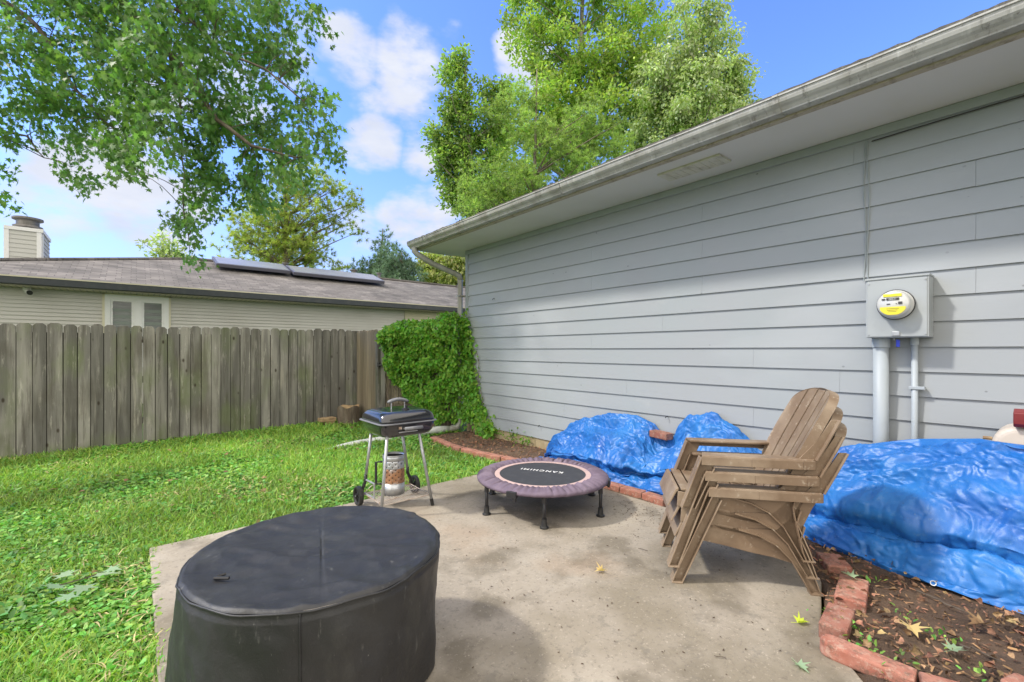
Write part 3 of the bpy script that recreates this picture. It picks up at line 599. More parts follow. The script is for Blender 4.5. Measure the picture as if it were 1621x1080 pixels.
# ------------------------------------------------------------------ fence and gate
def picket(mb, c, w, h, z0, ax, th=.024, tilt=0.0):
    """ax: unit vector along the fence; c: centre at base"""
    ax = Vector(ax); nrm = Vector((-ax.y, ax.x, 0))
    hw = w / 2; cut = .028
    pts = [(-hw, 0), (hw, 0), (hw, h - cut), (hw - cut, h), (-hw + cut, h), (-hw, h - cut)]
    mb.prism(pts, lambda p, q, t: tuple(Vector(c) + ax * (p + tilt * q) + nrm * t + Vector((0, 0, z0 + q))), -th / 2, th / 2)
def fence():
    f = thing('picket_fence', 'long weathered grey dog eared picket fence across the back of the lawn', 'fence', (-1.0, 7.6, 0))
    mb = MB(); x = -3.9; o = Vector((-1.0, 7.6, 0)); bt = MB()
    while x < 2.80:
        w = .128 * random.uniform(.9, 1.06); mb.cur = random.random()
        zb = float(lawn_z(x, 7.6)) - .02
        zt = 1.512 + .008 * (x + 1.1) + random.uniform(-.012, .012)
        picket(mb, Vector((x + w / 2, 7.6 + random.uniform(-.007, .007), 0)) - o, w - random.uniform(.005, .009), zt - zb, zb, (1, 0, 0), tilt=random.uniform(-.0014, .0014)); x += w
        if random.random() > .12: bt.cur = .1 * random.random(); bt.bb((x - .03 + 1.0, .0205, zb), (x + .03 + 1.0, .029, 1.42 + .008 * x))  # dark strips added behind most gaps so they read as shaded
    mb.build('picket_panel', m_fence, f, bevel=.004, seg=2); bt.build('gap_strip', m_gap_strip, f)
    for z in (.25, .78, 1.3): MB().bb((-3.9 + 1.0, .030, z), (2.85 + 1.0, .068, z + .085)).build('rail', m_fence, f)
    for px in (-3.2, -.8, 1.6): MB().bb((px + 1.0, .070, -.1), (px + 1.09, .16, 1.45)).build('post', m_fence, f)
    MB().bb((2.80 + .995, -.045, -.05), (2.80 + 1.085, .045, 1.53)).build('post', m_fence, f)
    # return
    f = thing('picket_fence', 'short return of weathered pickets between the long fence and the gate', 'fence', (2.86, 7.1, 0))
    mb = MB(); y = 7.54
    while y > 6.72:
        w = .118; mb.cur = random.random(); picket(mb, Vector((0, y - w / 2 - 7.1, 0)), w - .008, 1.5 + random.uniform(-.01, .01), .02, (0, 1, 0)); y -= w
    mb.build('picket_panel', m_fence2, f, bevel=.002, seg=1)
    for z in (.25, 1.3): MB().bb((.012, -.42, z), (.05, .44, z + .085)).build('rail', m_fence2, f)
    MB().bb((-.045, -.50, -.05), (.045, -.41, 1.48)).build('gate_post', m_fence, f, bevel=.003)
    # gate : from post to house corner
    A = Vector((2.89, 6.58, 0)); B = Vector((3.70, 5.72, 0)); d = (B - A).normalized(); L = (B - A).length
    g = thing('garden_gate', 'wooden gate with cross rails and black latch half hidden by the vine', 'gate', A, math.atan2(d.y, d.x))
    mb = MB(); x = 0
    while x < L - .05:
        w = .12; mb.cur = random.random(); picket(mb, Vector((x + w / 2, .03, 0)), w - .008, 1.44 + random.uniform(-.01, .01), .06, (1, 0, 0)); x += w
    mb.build('gate_board', m_fence2, g, bevel=.002, seg=1)
    for z in (.32, .84, 1.33): MB().bb((.0, -.02, z), (L - .04, .018, z + .08)).build('rail', m_fence2, g, bevel=.003)
    mb = MB(); mb.bb((-.02, -.035, .08), (.05, -.021, 1.42)); mb.build('stile', m_fence, g, bevel=.002)
    mb = MB(); mb.bb((-.05, -.075, .97), (.07, -.036, 1.0)); mb.bb((-.06, -.085, .955), (-.03, -.03, 1.02)); mb.bb((.05, -.07, .95), (.08, -.03, 1.01)); mb.build('latch', m_blackmetal, g, bevel=.003)
fence()

def stump():
    c = G(551, 668); c = Vector((2.62, 7.25, .04))
    t = thing('log', 'rough cut log stump leaning by the fence corner', 'log', c)
    mb = MB(); n = 26
    for i, (z, s) in enumerate([(0, 1.08), (.08, 1.0), (.2, .98), (.27, 1.0)]):
        pass
    rr = [.17 + .018 * math.sin(3 * a) + .012 * random.uniform(-1, 1) for a in np.linspace(0, 2 * math.pi, n, endpoint=False)]
    vs = []
    for z, s in [(0, 1.1), (.06, 1.03), (.15, 1.0), (.24, 1.0), (.27, .99)]:
        vs += [(rr[k] * s * math.cos(2 * math.pi * k / n), rr[k] * s * .8 * math.sin(2 * math.pi * k / n), z + .02 * math.sin(k)) for k in range(n)]
    mb.add(vs, [(i * n + k, i * n + (k + 1) % n, (i + 1) * n + (k + 1) % n, (i + 1) * n + k) for i in range(4) for k in range(n)]); mb.build('bark_side', m_bark, t)
    mb = MB(); mb.add([vs[4 * n + k] for k in range(n)], [tuple(range(n))]); mb.build('cut_face', m_wood_end, t)
    c = Vector((2.30, 7.30, .035))
    for k, (dx, dz, w, l) in enumerate([(.02, 0, .15, .12), (-.01, .062, .24, .14)]):
        mb = MB(); mb.box((0, 0, .03), (w, l, .058)); o = mb.build('wood_block', m_wood_end, bevel=.008); o.location = c + Vector((dx, 0, dz)); o.rotation_euler = (0, 0, .1 * k)
        tag(o, ['small cut wood block under a wider one beside the log', 'pale flat wood block lying on a smaller block beside the log'][k], 'wood block')
stump()

# ------------------------------------------------------------------ ivy
def vine():
    t = thing('climbing_vine', 'dense green vine covering the gate and the house corner', 'vine', (3.4, 5.95, 0))
    off = np.array([3.4, 5.95, 0])
    A = np.array([2.93, 6.50]); B = np.array([3.70, 5.68]); d = (B - A); nrm = np.array([-.73, -.68])
    n = 23000
    u = RNG.random(n); z = RNG.uniform(.0, 1.0, n)
    ztop = 1.52 + .16 * np.sin(np.clip(u * 1.6, 0, 1.57)) + .04 * np.sin(u * 9) + .05 * vnoise(u * 9, u * 0, 4)
    zbot = np.interp(u, [0, .12, .35, .6, 1], [.95, .80, .45, .22, .12]) + .18 * (vnoise(u * 14, u * 0, 7) - .5)
    zz = zbot + (ztop - zbot) * z ** .92
    bul = .08 + .30 * np.sqrt(np.clip((zz - zbot) / (ztop - zbot), 0, 1)) * (1 - .6 * np.clip((zz - ztop + .12) / .12, 0, 1))
    clump = fbm(u * 7, zz * 7, 3, 3)
    dep = bul * (RNG.random(n) ** .5) * (.6 + .8 * clump)
    # holes low down
    keep = RNG.random(n) < np.clip((clump - .31) * 8, .15, 1)
    X = A[0] + d[0] * u + nrm[0] * dep; Y = A[1] + d[1] * u + nrm[1] * dep
    P = np.stack([X, Y, zz], 1)[keep]
    # top fuzz, wall spill
    blobs = [(734, 515, 3.68, .12), (737, 545, 3.69, .14), (740, 580, 3.69, .15), (744, 615, 3.69, .15), (750, 640, 3.69, .15), (760, 662, 3.68, .13), (772, 684, 3.67, .11), (738, 650, 3.66, .12), (730, 600, 3.62, .14)]
    Q = []
    for px, py, xx, r in blobs:
        dr = pdir(px, py); tt = xx / dr.x; c = np.array([xx, dr.y * tt, EYE + dr.z * tt]); k = 520 if r > .13 else 300
        q = RNG.normal(size=(k, 3)) * [.035, r * .5, r * .75] + c; q[:, 0] = np.minimum(q[:, 0], WX - .02); Q.append(q)
    P = np.concatenate([P] + Q); k = len(P)
    out = np.tile([-.75, -.6, .55], (k, 1)) + RNG.normal(size=(k, 3)) * .55
    Yd = np.tile([-.3, -.3, -.75], (k, 1)) + RNG.normal(size=(k, 3)) * .55
    sz = RNG.uniform(.035, .075, k)
    r = np.clip(RNG.normal(.5, .22, k), 0, 1)
    scatter('foliage', P - off, Yd, out, sz, T_LEAF, m_ivy, r, t)
    mb = MB()
    for i in range(26):
        u0 = random.random(); b = A + d * u0
        pts = [(b[0] + nrm[0] * .03 + random.uniform(-.05, .05) - off[0], b[1] + nrm[1] * .03 + random.uniform(-.05, .05) - off[1], zq) for zq in np.linspace(0, 1.5, 9)]
        mb.tube(pts, [.008 - .0007 * q for q in range(9)], 5)
    for i in range(5):
        y0 = 5.5 - .1 * i; pts = [(WX - .04 - off[0], y0 + random.uniform(-.04, .04) + .25 * (1 - zq / 1.2) * -1 - off[1] + .2, zq) for zq in np.linspace(0.02, 1.2, 8)]
        mb.tube(pts, .005, 5)
    mb.build('stem', m_bark, t)
    # little plants at wall base
    for i, (px, py) in enumerate([(828, 706), (812, 700), (800, 693)]):
        c = G(px, py, .03); o = thing('young_plant', ['small leafy seedling at wall foot right beside the blue tarp', 'small leafy seedling at the wall foot, middle of three', 'small leafy seedling at the wall foot nearest the vine'][i], 'plant', c, 0, 'seedlings along the foundation')
        kk = [60, 34, 24][i]; P2 = RNG.normal(size=(kk, 3)) * [.05, .06, .035] + [0, 0, .07]; P2[:, 0] = np.minimum(P2[:, 0], WX - c.x - .02)
        scatter('foliage', P2, rdir(kk), np.tile([0, 0, 1.], (kk, 1)) + RNG.normal(size=(kk, 3)) * .4, RNG.uniform(.025, .045, kk), T_LEAF, m_ivy, None, o)
        MB().tube([(0, 0, -.03), (0, .01, .05), (.01, 0, .1)], .003, 5).build('stem', m_bark, o)
vine()

# ------------------------------------------------------------------ brick edging
def bricks():
    proto = []
    def brick(c, rz, size=(.20, .09, .06), label='', rx=0, scal=False, mat=m_brick):
        mb = MB(); mb.cur = random.random()
        if scal:
            L, w, h = size
            pts = [(-L / 2, -w / 2), (L / 2, -w / 2), (L / 2, w / 2), (-L / 2, w / 2)]
            pts = [(L / 2, -w / 2), (L / 2, w / 2)] + [(-L / 2 - w / 2 * math.sin(a), w / 2 * math.cos(a)) for a in np.linspace(0, math.pi, 8)]
            mb.prism(pts, lambda p, q, t: (p, q, t), 0, h)
        else: mb.box((0, 0, size[2] / 2), size)
        o = mb.build('brick', mat, bevel=.008); o.location = c; o.rotation_euler = (rx, random.uniform(-.03, .03), rz)
        return tag(o, label, 'brick', 'bricks edging the planting bed')
    # far run beside the downspout bed
    pts = [Vector((3.06, 5.36, 0)), Vector((3.0, 5.0, 0)), Vector((2.97, 4.6, 0)), Vector((3.0, 4.25, 0)), Vector((3.08, 3.85, 0)), Vector((3.14, 3.5, 0)), Vector((3.17, 3.1, 0)), Vector((3.18, 2.6, 0)), Vector((3.19, 2.2, 0)), Vector((3.17, 1.85, 0))]
    seg = []; acc = 0; 
    for a, b in zip(pts[:-1], pts[1:]): seg.append((a, b, (b - a).length))
    tot = sum(s[2] for s in seg); s = .1; i = 0
    names = ['first brick of the edging near the downspout, with cored side', 'second brick of the edging counted from the downspout', 'third edging brick from the downspout', 'fourth edging brick from the downspout', 'fifth edging brick from the downspout', 'sixth edging brick from the downspout', 'seventh edging brick from the downspout, left behind the trampoline']
    ords = ['eighth', 'ninth', 'tenth', 'eleventh', 'twelfth', 'thirteenth', 'fourteenth', 'fifteenth', 'sixteenth', 'seventeenth', 'eighteenth']
    while s < tot:
        r = s
        for a, b, l in seg:
            if r <= l: break
            r -= l
        p = a.lerp(b, r / l); dd = b - a
        lab = names[i] if i < len(names) else ('%s edging brick from the downspout, %s' % (ords[i - 7], 'hidden by the trampoline' if i < 11 else 'in front of the blue tarp'))
        brick(Vector((p.x + random.uniform(-.008, .008), p.y, -.015)), math.atan2(dd.y, dd.x) + random.uniform(-.07, .07), (.205, .095, .066), lab); s += .215; i += 1
    # near run
    brick(Vector((2.95, .80, -.01)), R(35), (.16, .12, .065), 'rough red brick touching the hem of the big blue tarp')
    def edge(px, py, px2, py2, w, h, lab, scal=False, z=.055):
        a = G(px, py, z); b = G(px2, py2, z); m = (a + b) / 2; d_ = b - a
        return brick(Vector((m.x, m.y, z - h)), math.atan2(d_.y, d_.x) + (math.pi if False else 0), (d_.length, w, h), lab, scal=scal)
    edge(1345, 950, 1352, 912, .12, .075, 'square worn paver between the tarp brick and tilted block')
    edge(1318, 992, 1332, 958, .10, .085, 'tilted red block standing above the rounded edging piece', z=.065)
    edge(1318, 1014, 1450, 1066, .085, .06, 'long red edging piece with rounded end at the patio corner', True)
    edge(1458, 1072, 1560, 1100, .085, .055, 'red edging piece at the bottom edge after the rounded piece')
    edge(1595, 1068, 1640, 1090, .10, .06, 'dark red block at the bottom right corner of the bed', z=.07)
    brick(Vector((3.62, 2.29, .415)), R(80), (.20, .09, .06), 'red brick lying on the tarp between its two humps')
bricks()

# ------------------------------------------------------------------ tarps
def tarp(name, label, y0, y1, zfun, xf, seed, nu, nv, amp=1.0):
    ys = np.linspace(y0, y1, nu); vv = np.linspace(0, 1, nv)
    Yg, Vg = np.meshgrid(ys, vv, indexing='ij')
    H = zfun(Yg); XF = xf(Yg)
    # profile from wall (v=0) to front hem (v=1)
    vx = [0, .10, .25, .42, .55, .62, .68, .76, .84, .92, 1.0]
    px_ = [0, .09, .27, .46, .62, .80, .70, .80, .91, .95, 1.0]       # 0 = wall side, 1 = front
    pz_ = [1.0, 1.0, .86, .68, .52, .38, .25, .26, .18, .06, .015]
    fx = np.interp(Vg, vx, px_); fz = np.interp(Vg, vx, pz_)
    XF = XF + .10 * (fbm(Yg * 2.3, Yg * 0, seed + 77, 3) - .5)
    wob = (fbm(Yg * 1.6, Vg * 2, seed, 3) - .45)
    XW = np.interp(Yg, [.25, .55, .95, 1.25], [3.44, 3.61, 3.61, 3.70])
    X = XW + (XF - XW) * fx; Z = H * fz
    Z += H * .35 * wob * np.sin(np.pi * np.clip(Vg, 0, 1)) ; X += .10 * wob * np.sin(np.pi * Vg)
    Y = Yg + .05 * (fbm(Yg * 3, Vg * 5, seed + 5, 3) - .45)
    P = np.stack([X, Y, Z], -1)
    du = np.gradient(P, axis=0); dv = np.gradient(P, axis=1); N_ = np.cross(dv, du); N_ /= (np.linalg.norm(N_, axis=-1, keepdims=True) + 1e-9)
    N_ *= np.where(N_[..., 2:3] + (-N_[..., 0:1]) * .6 < 0, -1, 1)
    arc = Vg * 1.15
    wx = Yg + .15 * fbm(Yg * 4, arc * 4, seed + 9, 3); wy = arc + .15 * fbm(Yg * 4, arc * 4, seed + 19, 3)
    rg = lambda a, b, sd, o=2, p=2.0: ridge(a, b, sd, o) ** p
    wx2 = wx + .06 * fbm(wx * 7, wy * 7, seed + 41, 3); wy2 = wy + .06 * fbm(wx * 7, wy * 7, seed + 43, 3)
    dsp = .060 * (rg(wx * 1.7 + wy * .8, wy * 2.4, seed + 1, 2, 2.5) - .25) + .095 * (trinoise(Yg * 2.6 + arc * 1.2, arc * 3.8 - Yg * .6, seed + 2) - .5) + .048 * (trinoise(Yg * 7.3 - arc * 4, arc * 6.6 + Yg * 3, seed + 3) - .5) + .022 * (trinoise(wx2 * 18 + wy2 * 7, wy2 * 15 - wx2 * 5, seed + 4) - .5) + .012 * (trinoise(wx2 * 39, wy2 * 35 + wx2 * 9, seed + 6) - .5)
    dsp = dsp + .055 * (rg(Yg * .8 + arc * 1.3 + .2 * wob, arc * 4.5 + Yg * .9, seed + 8, 2, 3.0) - .2)
    e = np.clip(np.minimum(Vg / .08, 1), 0, 1)
    P = P + N_ * (dsp * amp * e)[..., None]
    P[..., 0] = np.minimum(P[..., 0], 3.725); P[..., 2] = np.maximum(P[..., 2], .012 + .01 * vnoise(Yg * 20, Vg * 20, 3))
    mb = MB(); mb.v = P.reshape(-1, 3).tolist(); mb.a = [0] * len(mb.v)
    mb.f = [(i * nv + j, i * nv + j + 1, (i + 1) * nv + j + 1, (i + 1) * nv + j) for i in range(nu - 1) for j in range(nv - 1)]
    o = mb.build(name, m_tarp, smooth=True, thick=.0015)
    for i in range(25, nu - 10, 52):
        c = Vector(P[i, nv - 5]); nn = Vector(N_[i, nv - 5]); q = nn.to_track_quat('Z', 'Y').to_matrix(); g = MB(); c = c + nn * .003
        g.tube([c + q @ Vector((.011 * math.cos(a), .011 * math.sin(a), 0)) for a in np.linspace(0, 2 * math.pi, 13)], .003, 6, cap=False); g.build('grommet', m_steel, o)
    return tag(o, label, 'tarp')
def zf_left(y):
    return np.interp(y, [1.25, 1.5, 1.65, 1.85, 2.05, 2.18, 2.28, 2.40, 2.6, 2.85, 3.1, 3.4, 3.6, 3.72], [.34, .44, .56, .68, .62, .46, .38, .52, .58, .56, .50, .40, .26, .05])
def xf_left(y):
    return np.interp(y, [1.30, 2.0, 2.5, 3.0, 3.3, 3.5, 3.66], [3.30, 3.24, 3.22, 3.20, 3.22, 3.3, 3.45])
tarp('blue_tarp', 'crumpled blue tarp with two humps between the trampoline and the chairs', 1.25, 3.72, zf_left, xf_left, 21, 400, 190)
def zf_right(y):
    return np.interp(y, [-2, -.3, .0, .3, .6, .9, 1.1, 1.30, 1.42], [.6, .70, .72, .73, .66, .57, .50, .40, .2])
def xf_right(y):
    return np.interp(y, [-2, .0, .3, .6, .9, 1.1, 1.42], [3.06, 3.06, 3.10, 3.14, 3.22, 3.28, 3.4]) + .0
tarp('blue_tarp', 'large folded blue tarp piled against the wall behind the chairs at right', -1.6, 1.42, zf_right, xf_right, 44, 430, 180, .85)

# ------------------------------------------------------------------ covered round table
def covered():
    c = (.534, 1.764)
    t = thing('covered_table', 'round black weather cover over a low fire table in the foreground', 'covered table', (c[0], c[1], 0), R(10))
    zt = .47; r0 = .437; n = 220
    ang = np.linspace(0, 2 * np.pi, n, endpoint=False)
    mb = MB(); rows = []
    zs = np.concatenate([np.linspace(.012, .42, 46), np.linspace(.43, .458, 5)])
    for z in zs:
        k = 1 - z / zt
        rr = r0 + .004 * k + .034 * k * np.cos(ang - math.radians(130)) + .018 * k * np.sin(ang * 7 + 1.1 + z * 2) * (k ** .7) + .022 * (fbm(ang * 3.2, ang * 0 + z * 4, 5, 3) - .45) + .016 * (k + .15) * (ridge(ang * 5 + z * 2, ang * 0 + z * 5, 8, 2) ** 2 - .3) + .006 * (trinoise(ang * 9 + z * 8, z * 14 + ang * 2, 18) - .5)
        rr = np.where(z > .44, rr - .004, rr)
        rows.append([(a * math.cos(q), a * math.sin(q), z) for a, q in zip(rr, ang)])
    nb = len(rows); P = [p for r_ in rows for p in r_]
    mb.add(P, [(i * n + k, i * n + (k + 1) % n, (i + 1) * n + (k + 1) % n, (i + 1) * n + k) for i in range(nb - 1) for k in range(n)])
    mb.build('skirt', m_cover, t, smooth=True)
    # top
    mb = MB(); rad = np.linspace(1, 0.02, 60); P = []
    base = np.array([math.hypot(p[0], p[1]) for p in rows[-1]])
    for f in rad:
        rr = base * f; x = rr * np.cos(ang); y = rr * np.sin(ang)
        z = zt + .004 - .012 * (1 - f ** 2) + .022 * (fbm(x * 4 + 3, y * 4, 2, 2) - .45) * (1 - f ** 6) + .030 * (ridge(x * 3.5 + y, y * 5 + x * 2, 4, 2) ** 3 - .15) * (1 - f ** 10) + .012 * (trinoise(x * 17 + y * 6, y * 13, 5) - .5) * (1 - f ** 12)
        z += .022 * (ridge(ang * 4.0, ang * 0 + f * 5, 6, 2) - .4) * np.clip((f - .72) / .28, 0, 1) * np.clip((1 - f) / .05, 0, 1)
        z -= .004 * np.exp(-((x * .9 - y * .45) / .004) ** 2) * (f < .97)
        z = np.where(f > .985, zt - .006 * (f - .985) / .015, z)
        P += list(zip(x.tolist(), y.tolist(), z.tolist()))
    m = len(rad); P.append((0, 0, zt - .01))
    mb.add(P, [(i * n + k, i * n + (k + 1) % n, (i + 1) * n + (k + 1) % n, (i + 1) * n + k) for i in range(m - 1) for k in range(n)] + [((m - 1) * n + k, (m - 1) * n + (k + 1) % n, m * n) for k in range(n)])
    mb.build('top_panel', m_cover, t, smooth=True)
    # piping
    mb = MB(); pts = [((b + .002) * math.cos(a), (b + .002) * math.sin(a), zt - .009 + .002 * math.sin(a * 13)) for a, b in zip(ang, base)]; pts.append(pts[0]); mb.tube(pts, .0036, 8, cap=False); mb.build('piping', m_cover, t, smooth=True)
    for q in (2.0, 4.12, 5.9, .6):
        i = int(q / (2 * math.pi) * n) % n
        mb = MB(); mb.tube([(rows[j][i][0] * 1.004, rows[j][i][1] * 1.004, rows[j][i][2]) for j in range(nb)], .0035, 6); mb.build('seam', m_cover, t, smooth=True)
    # hex key
    p = G(348, 915, zt + .003)
    k = MB(); e1 = Vector((CT, -ST, 0)); e2 = Vector((ST, CT, 0))
    a = Vector((0, 0, 0)) - e1 * .022 - e2 * .0
    k.tube([a + e1 * .052, a + e1 * .004, a + e1 * .0 + e2 * .003, a + e1 * .022 + e2 * .028], .0052, 6)
    o = k.build('hex_key', m_blackmetal); o.location = p
    tag(o, 'small black bent hex key lying on the round black cover', 'hex key')
covered()

# ------------------------------------------------------------------ trampoline
def trampoline():
    c = (2.445, 2.587); a0 = math.radians(-132)
    t = thing('trampoline', 'small round fitness trampoline with purple skirt and black mat on short legs', 'trampoline', (c[0], c[1], 0))
    z = .24; n = 720; ang = np.linspace(0, 2 * np.pi, n, endpoint=False)
    rad = np.linspace(0, 1, 26); P = []
    pl = (2 * np.abs(np.sin(ang * 21 + 1.8 * np.sin(ang * 5))) ** .45 - 1) * (.65 + .35 * np.sin(ang * 3)) + .25 * np.sin(ang * 61 + 3 * np.sin(ang * 3)); hug = .5 + .5 * np.sin(ang * 6 - a0 * 6)
    for f in rad:
        if f < .8:
            r = .372 + (.492 - .372) * (f / .8); zz = z + .002 + .010 * math.sin(f / .8 * math.pi) + .018 * pl * (1.15 - f) * min(1, f * 6)
            rr = np.full(n, r) + .002 * pl
        else:
            g = (f - .8) / .2; rr = .492 + .016 * math.sin(g * 2.4) + .002 * pl + 0 * ang; zz = z + .002 - .030 * g ** 1.4 + .003 * pl
        P += [(float(a) * math.cos(q), float(a) * math.sin(q), float(b)) for a, q, b in zip(rr, ang, zz + 0 * ang)]
    mb = MB(); mb.add(P, [(i * n + k, i * n + (k + 1) % n, (i + 1) * n + (k + 1) % n, (i + 1) * n + k) for i in range(25) for k in range(n)])
    mb.build('skirt', m_purple, t, smooth=True, thick=.002)
    mb = MB(); mb.lathe([(.335, z - .001), (.335, z + .004), (.378, z + .003), (.378, z - .003)], 96, cap=False); mb.build('border_band', m_pink, t, smooth=False)
    mb = MB(); mb.lathe([(.335, z - .006), (.335, z + .001)], 96); ms = mb.build('mat', m_mat, t)
    mb = MB(); pts = [(.475 * math.cos(q), .475 * math.sin(q), z - .018) for q in np.linspace(0, 2 * math.pi, 73)]; mb.tube(pts, .0165, 10, cap=False); mb.build('frame', m_blackmetal, t, smooth=True)
    for k in range(30):
        q = 2 * math.pi * (k + .5) / 30; MB().tube([(.36 * math.cos(q), .36 * math.sin(q), z - .008), (.465 * math.cos(q), .465 * math.sin(q), z - .016)], .005, 6).build('bungee_cord', m_black, t)
    for k in range(6):
        q = a0 + k * math.pi / 3; x, y = .478 * math.cos(q), .478 * math.sin(q)
        mb = MB(); mb.tube([(x, y, .02), (x, y, z - .03)], .0125, 12); lg = mb.build('leg', m_blackmetal, t, smooth=True)
        mb = MB(); mb.lathe([(.031, 0), (.031, .008), (.022, .014), (.0175, .05), (.0175, .062)], 20, (x, y, .0)); mb.build('rubber_foot', m_black, lg, smooth=False)
        mb = MB(); mb.lathe([(.0165, z - .075), (.0165, z - .03)], 12, (x, y, 0)); mb.build('collar', m_blackmetal, lg)
    for q in (a0 - .45, a0 + 1.32 , a0 + 3.0):
        m = Matrix.Rotation(q, 3, 'Z')
        mb = MB(); mb.box(m @ Vector((.505, 0, z - .025)), (.03, .075, .045), m); mb.box(m @ Vector((.505, .02, z - .055)), (.018, .022, .03), m); mb.build('hinge_bracket', m_blackmetal, t, bevel=.003)
    tx = bpy.data.curves.new('lettering', 'FONT'); tx.body = 'KANCHIMI'; tx.size = .060; tx.align_x = 'CENTER'; tx.align_y = 'CENTER'; tx.extrude = .0006; tx.space_character = 1.3; tx.offset = .0008
    to = bpy.data.objects.new('lettering', tx); COL.objects.link(to)
    dg = bpy.context.evaluated_depsgraph_get(); me = bpy.data.meshes.new_from_object(to.evaluated_get(dg)); bpy.data.objects.remove(to)
    o = bpy.data.objects.new('lettering', me); COL.objects.link(o); me.materials.clear(); me.materials.append(m_white); o.parent = ms
    o.location = (2.495 - c[0], 2.647 - c[1], z + .0022); o.rotation_euler = (0, 0, R(119))
trampoline()

# ------------------------------------------------------------------ grill
def grill():
    cx, cy = 1.565, 3.285
    t = thing('charcoal_grill', 'square black charcoal grill on four slim legs with two wheels', 'grill', (cx, cy, 0))
    W2, D2 = .232, .222
    def rr(w, d, r, n=6):
        pts = []
        for sx, sy, a0 in ((1, 1, 0), (-1, 1, 90), (-1, -1, 180), (1, -1, 270)):
            for k in range(n + 1):
                a = R(a0 + 90 * k / n); pts.append((sx * (w - r) + r * math.cos(a), sy * (d - r) + r * math.sin(a)))
        return pts
    def loft(levels):
        mb = MB(); n = len(rr(1, 1, .1)); V = []
        for w, d, r, z in levels: V += [(x, y, z) for x, y in rr(w, d, r)]
        m = len(levels)
        mb.add(V, [(i * n + k, i * n + (k + 1) % n, (i + 1) * n + (k + 1) % n, (i + 1) * n + k) for i in range(m - 1) for k in range(n)] + [tuple(range(n))[::-1], tuple(range((m - 1) * n, m * n))]); return mb
    zr = .665
    loft([(.15, .14, .05, .556), (.195, .185, .06, .572), (.213, .203, .06, .60), (.222, .212, .055, zr - .008), (.222, .212, .055, zr - .002)]).build('bowl', m_enamel, t, smooth=True)
    lid = loft([(.222, .212, .055, zr + .003), (.220, .210, .058, zr + .022), (.217, .207, .06, zr + .042), (.208, .198, .064, zr + .060), (.194, .184, .068, zr + .074), (.172, .162, .07, zr + .083), (.165, .155, .07, zr + .0835), (.10, .095, .05, zr + .086)]).build('lid', m_enamel, t, smooth=True)
    loft([(.228, .218, .055, zr - .004), (.236, .226, .056, zr - .001), (.236, .226, .056, zr + .003), (.228, .218, .055, zr + .006)]).build('rim', m_greyhandle, t, smooth=False)
    mb = MB(); mb.tube([(-.085 + .17 * k / 10, 0, zr + .137 + .02 * math.sin(math.pi * k / 10)) for k in range(11)], [.008] + [.013] * 9 + [.008], 10, sx=1.5); hd = mb.build('handle', m_greyhandle, lid, smooth=True)
    for q in (-.055, .055): MB().tube([(q, 0, zr + .083), (q, 0, zr + .147)], .0045, 8).build('bracket', m_steel, lid)
    mb = MB(); mb.tube([(.02, -.09, zr + .086), (.02, -.09, zr + .094)], .028, 16); mb.box((.02, -.10, zr + .105), (.012, .02, .028)); mb.build('vent', m_blackmetal, lid)
    # front handle (face -Y)
    mb = MB(); mb.tube([(-.065, -.255, zr - .033), (.075, -.255, zr - .033)], .0125, 10); mb.build('handle', m_greyhandle, t, smooth=True)
    for x in (-.055, .065): MB().tube([(x, -.20, zr - .038), (x, -.255, zr - .033)], .004, 6).build('bracket', m_steel, t)
    mb = MB(); mb.box((-.085, -.216, zr - .03), (.022, .006, .018)); mb.build('vent', m_wire, t)
    mb = MB(); mb.box((-.02, -.215, zr - .062), (.15, .004, .006)); mb.build('air_slot', m_steel, t)
    # legs
    top = {(-1, -1): (-.155, -.155), (1, -1): (.06 + .02, -.155), (-1, 1): (-.155, .15), (1, 1): (.10, .15)}
    top = {(-1, -1): (-.165, -.17), (1, -1): (.09, -.17), (-1, 1): (-.15, .15), (1, 1): (.10, .15)}
    bot = {(-1, -1): (-.22, -.185), (1, -1): (.205, -.175), (-1, 1): (-.205, .20), (1, 1): (.215, .20)}
    for k in top:
        a = Vector((*top[k], .575)); b = Vector((*bot[k], .0)); zc = .05 if k[1] < 0 else .22; e = a.lerp(b, 1 - zc / .575)
        lg = MB().tube([a, e], .0115, 10).build('leg', m_steel, t, smooth=True)
        if k[1] < 0: MB().tube([e + (a - e) * .01, b], .0135, 10).build('foot_cap', m_black, lg)
        else:
            MB().tube([e + Vector((0, 0, .012)), e + Vector((0, .0, -.03)), Vector((b.x, b.y, .11)), Vector((b.x, b.y, .065))], .0135, 8).build('wheel_bracket', m_black, lg, smooth=True)
            x = b.x + (.03 if k[0] > 0 else -.03)
            w = MB(); prof = [(.060, -.018), (.072, -.016), (.073, 0), (.072, .016), (.060, .018), (.055, .006), (.055, -.006)]
            n = 30; V = [(x + q, b.y + r * math.cos(2 * math.pi * i / n), .073 + r * math.sin(2 * math.pi * i / n)) for r, q in prof for i in range(n)]
            m = len(prof); w.add(V, [(i * n + j, i * n + (j + 1) % n, ((i + 1) % m) * n + (j + 1) % n, ((i + 1) % m) * n + j) for i in range(m) for j in range(n)])
            wh = w.build('wheel', m_black, t, smooth=False)
            s = MB()
            for i in range(6):
                q = i * math.pi / 3; s.tube([(x, b.y, .073), (x, b.y + .057 * math.cos(q), .073 + .057 * math.sin(q))], .006, 6)
            s.tube([(x - .022, b.y, .073), (x + .022, b.y, .073)], .012, 10); s.build('hub', m_black, wh)
    MB().tube([(-.26, .20, .073), (.26, .20, .073)], .005, 8).build('axle', m_steel, t)
    # wire rack
    mb = MB(); zz = .085
    q = [Vector((-.20, -.175, zz)), Vector((.185, -.165, zz)), Vector((.20, .185, zz)), Vector((-.195, .185, zz))]
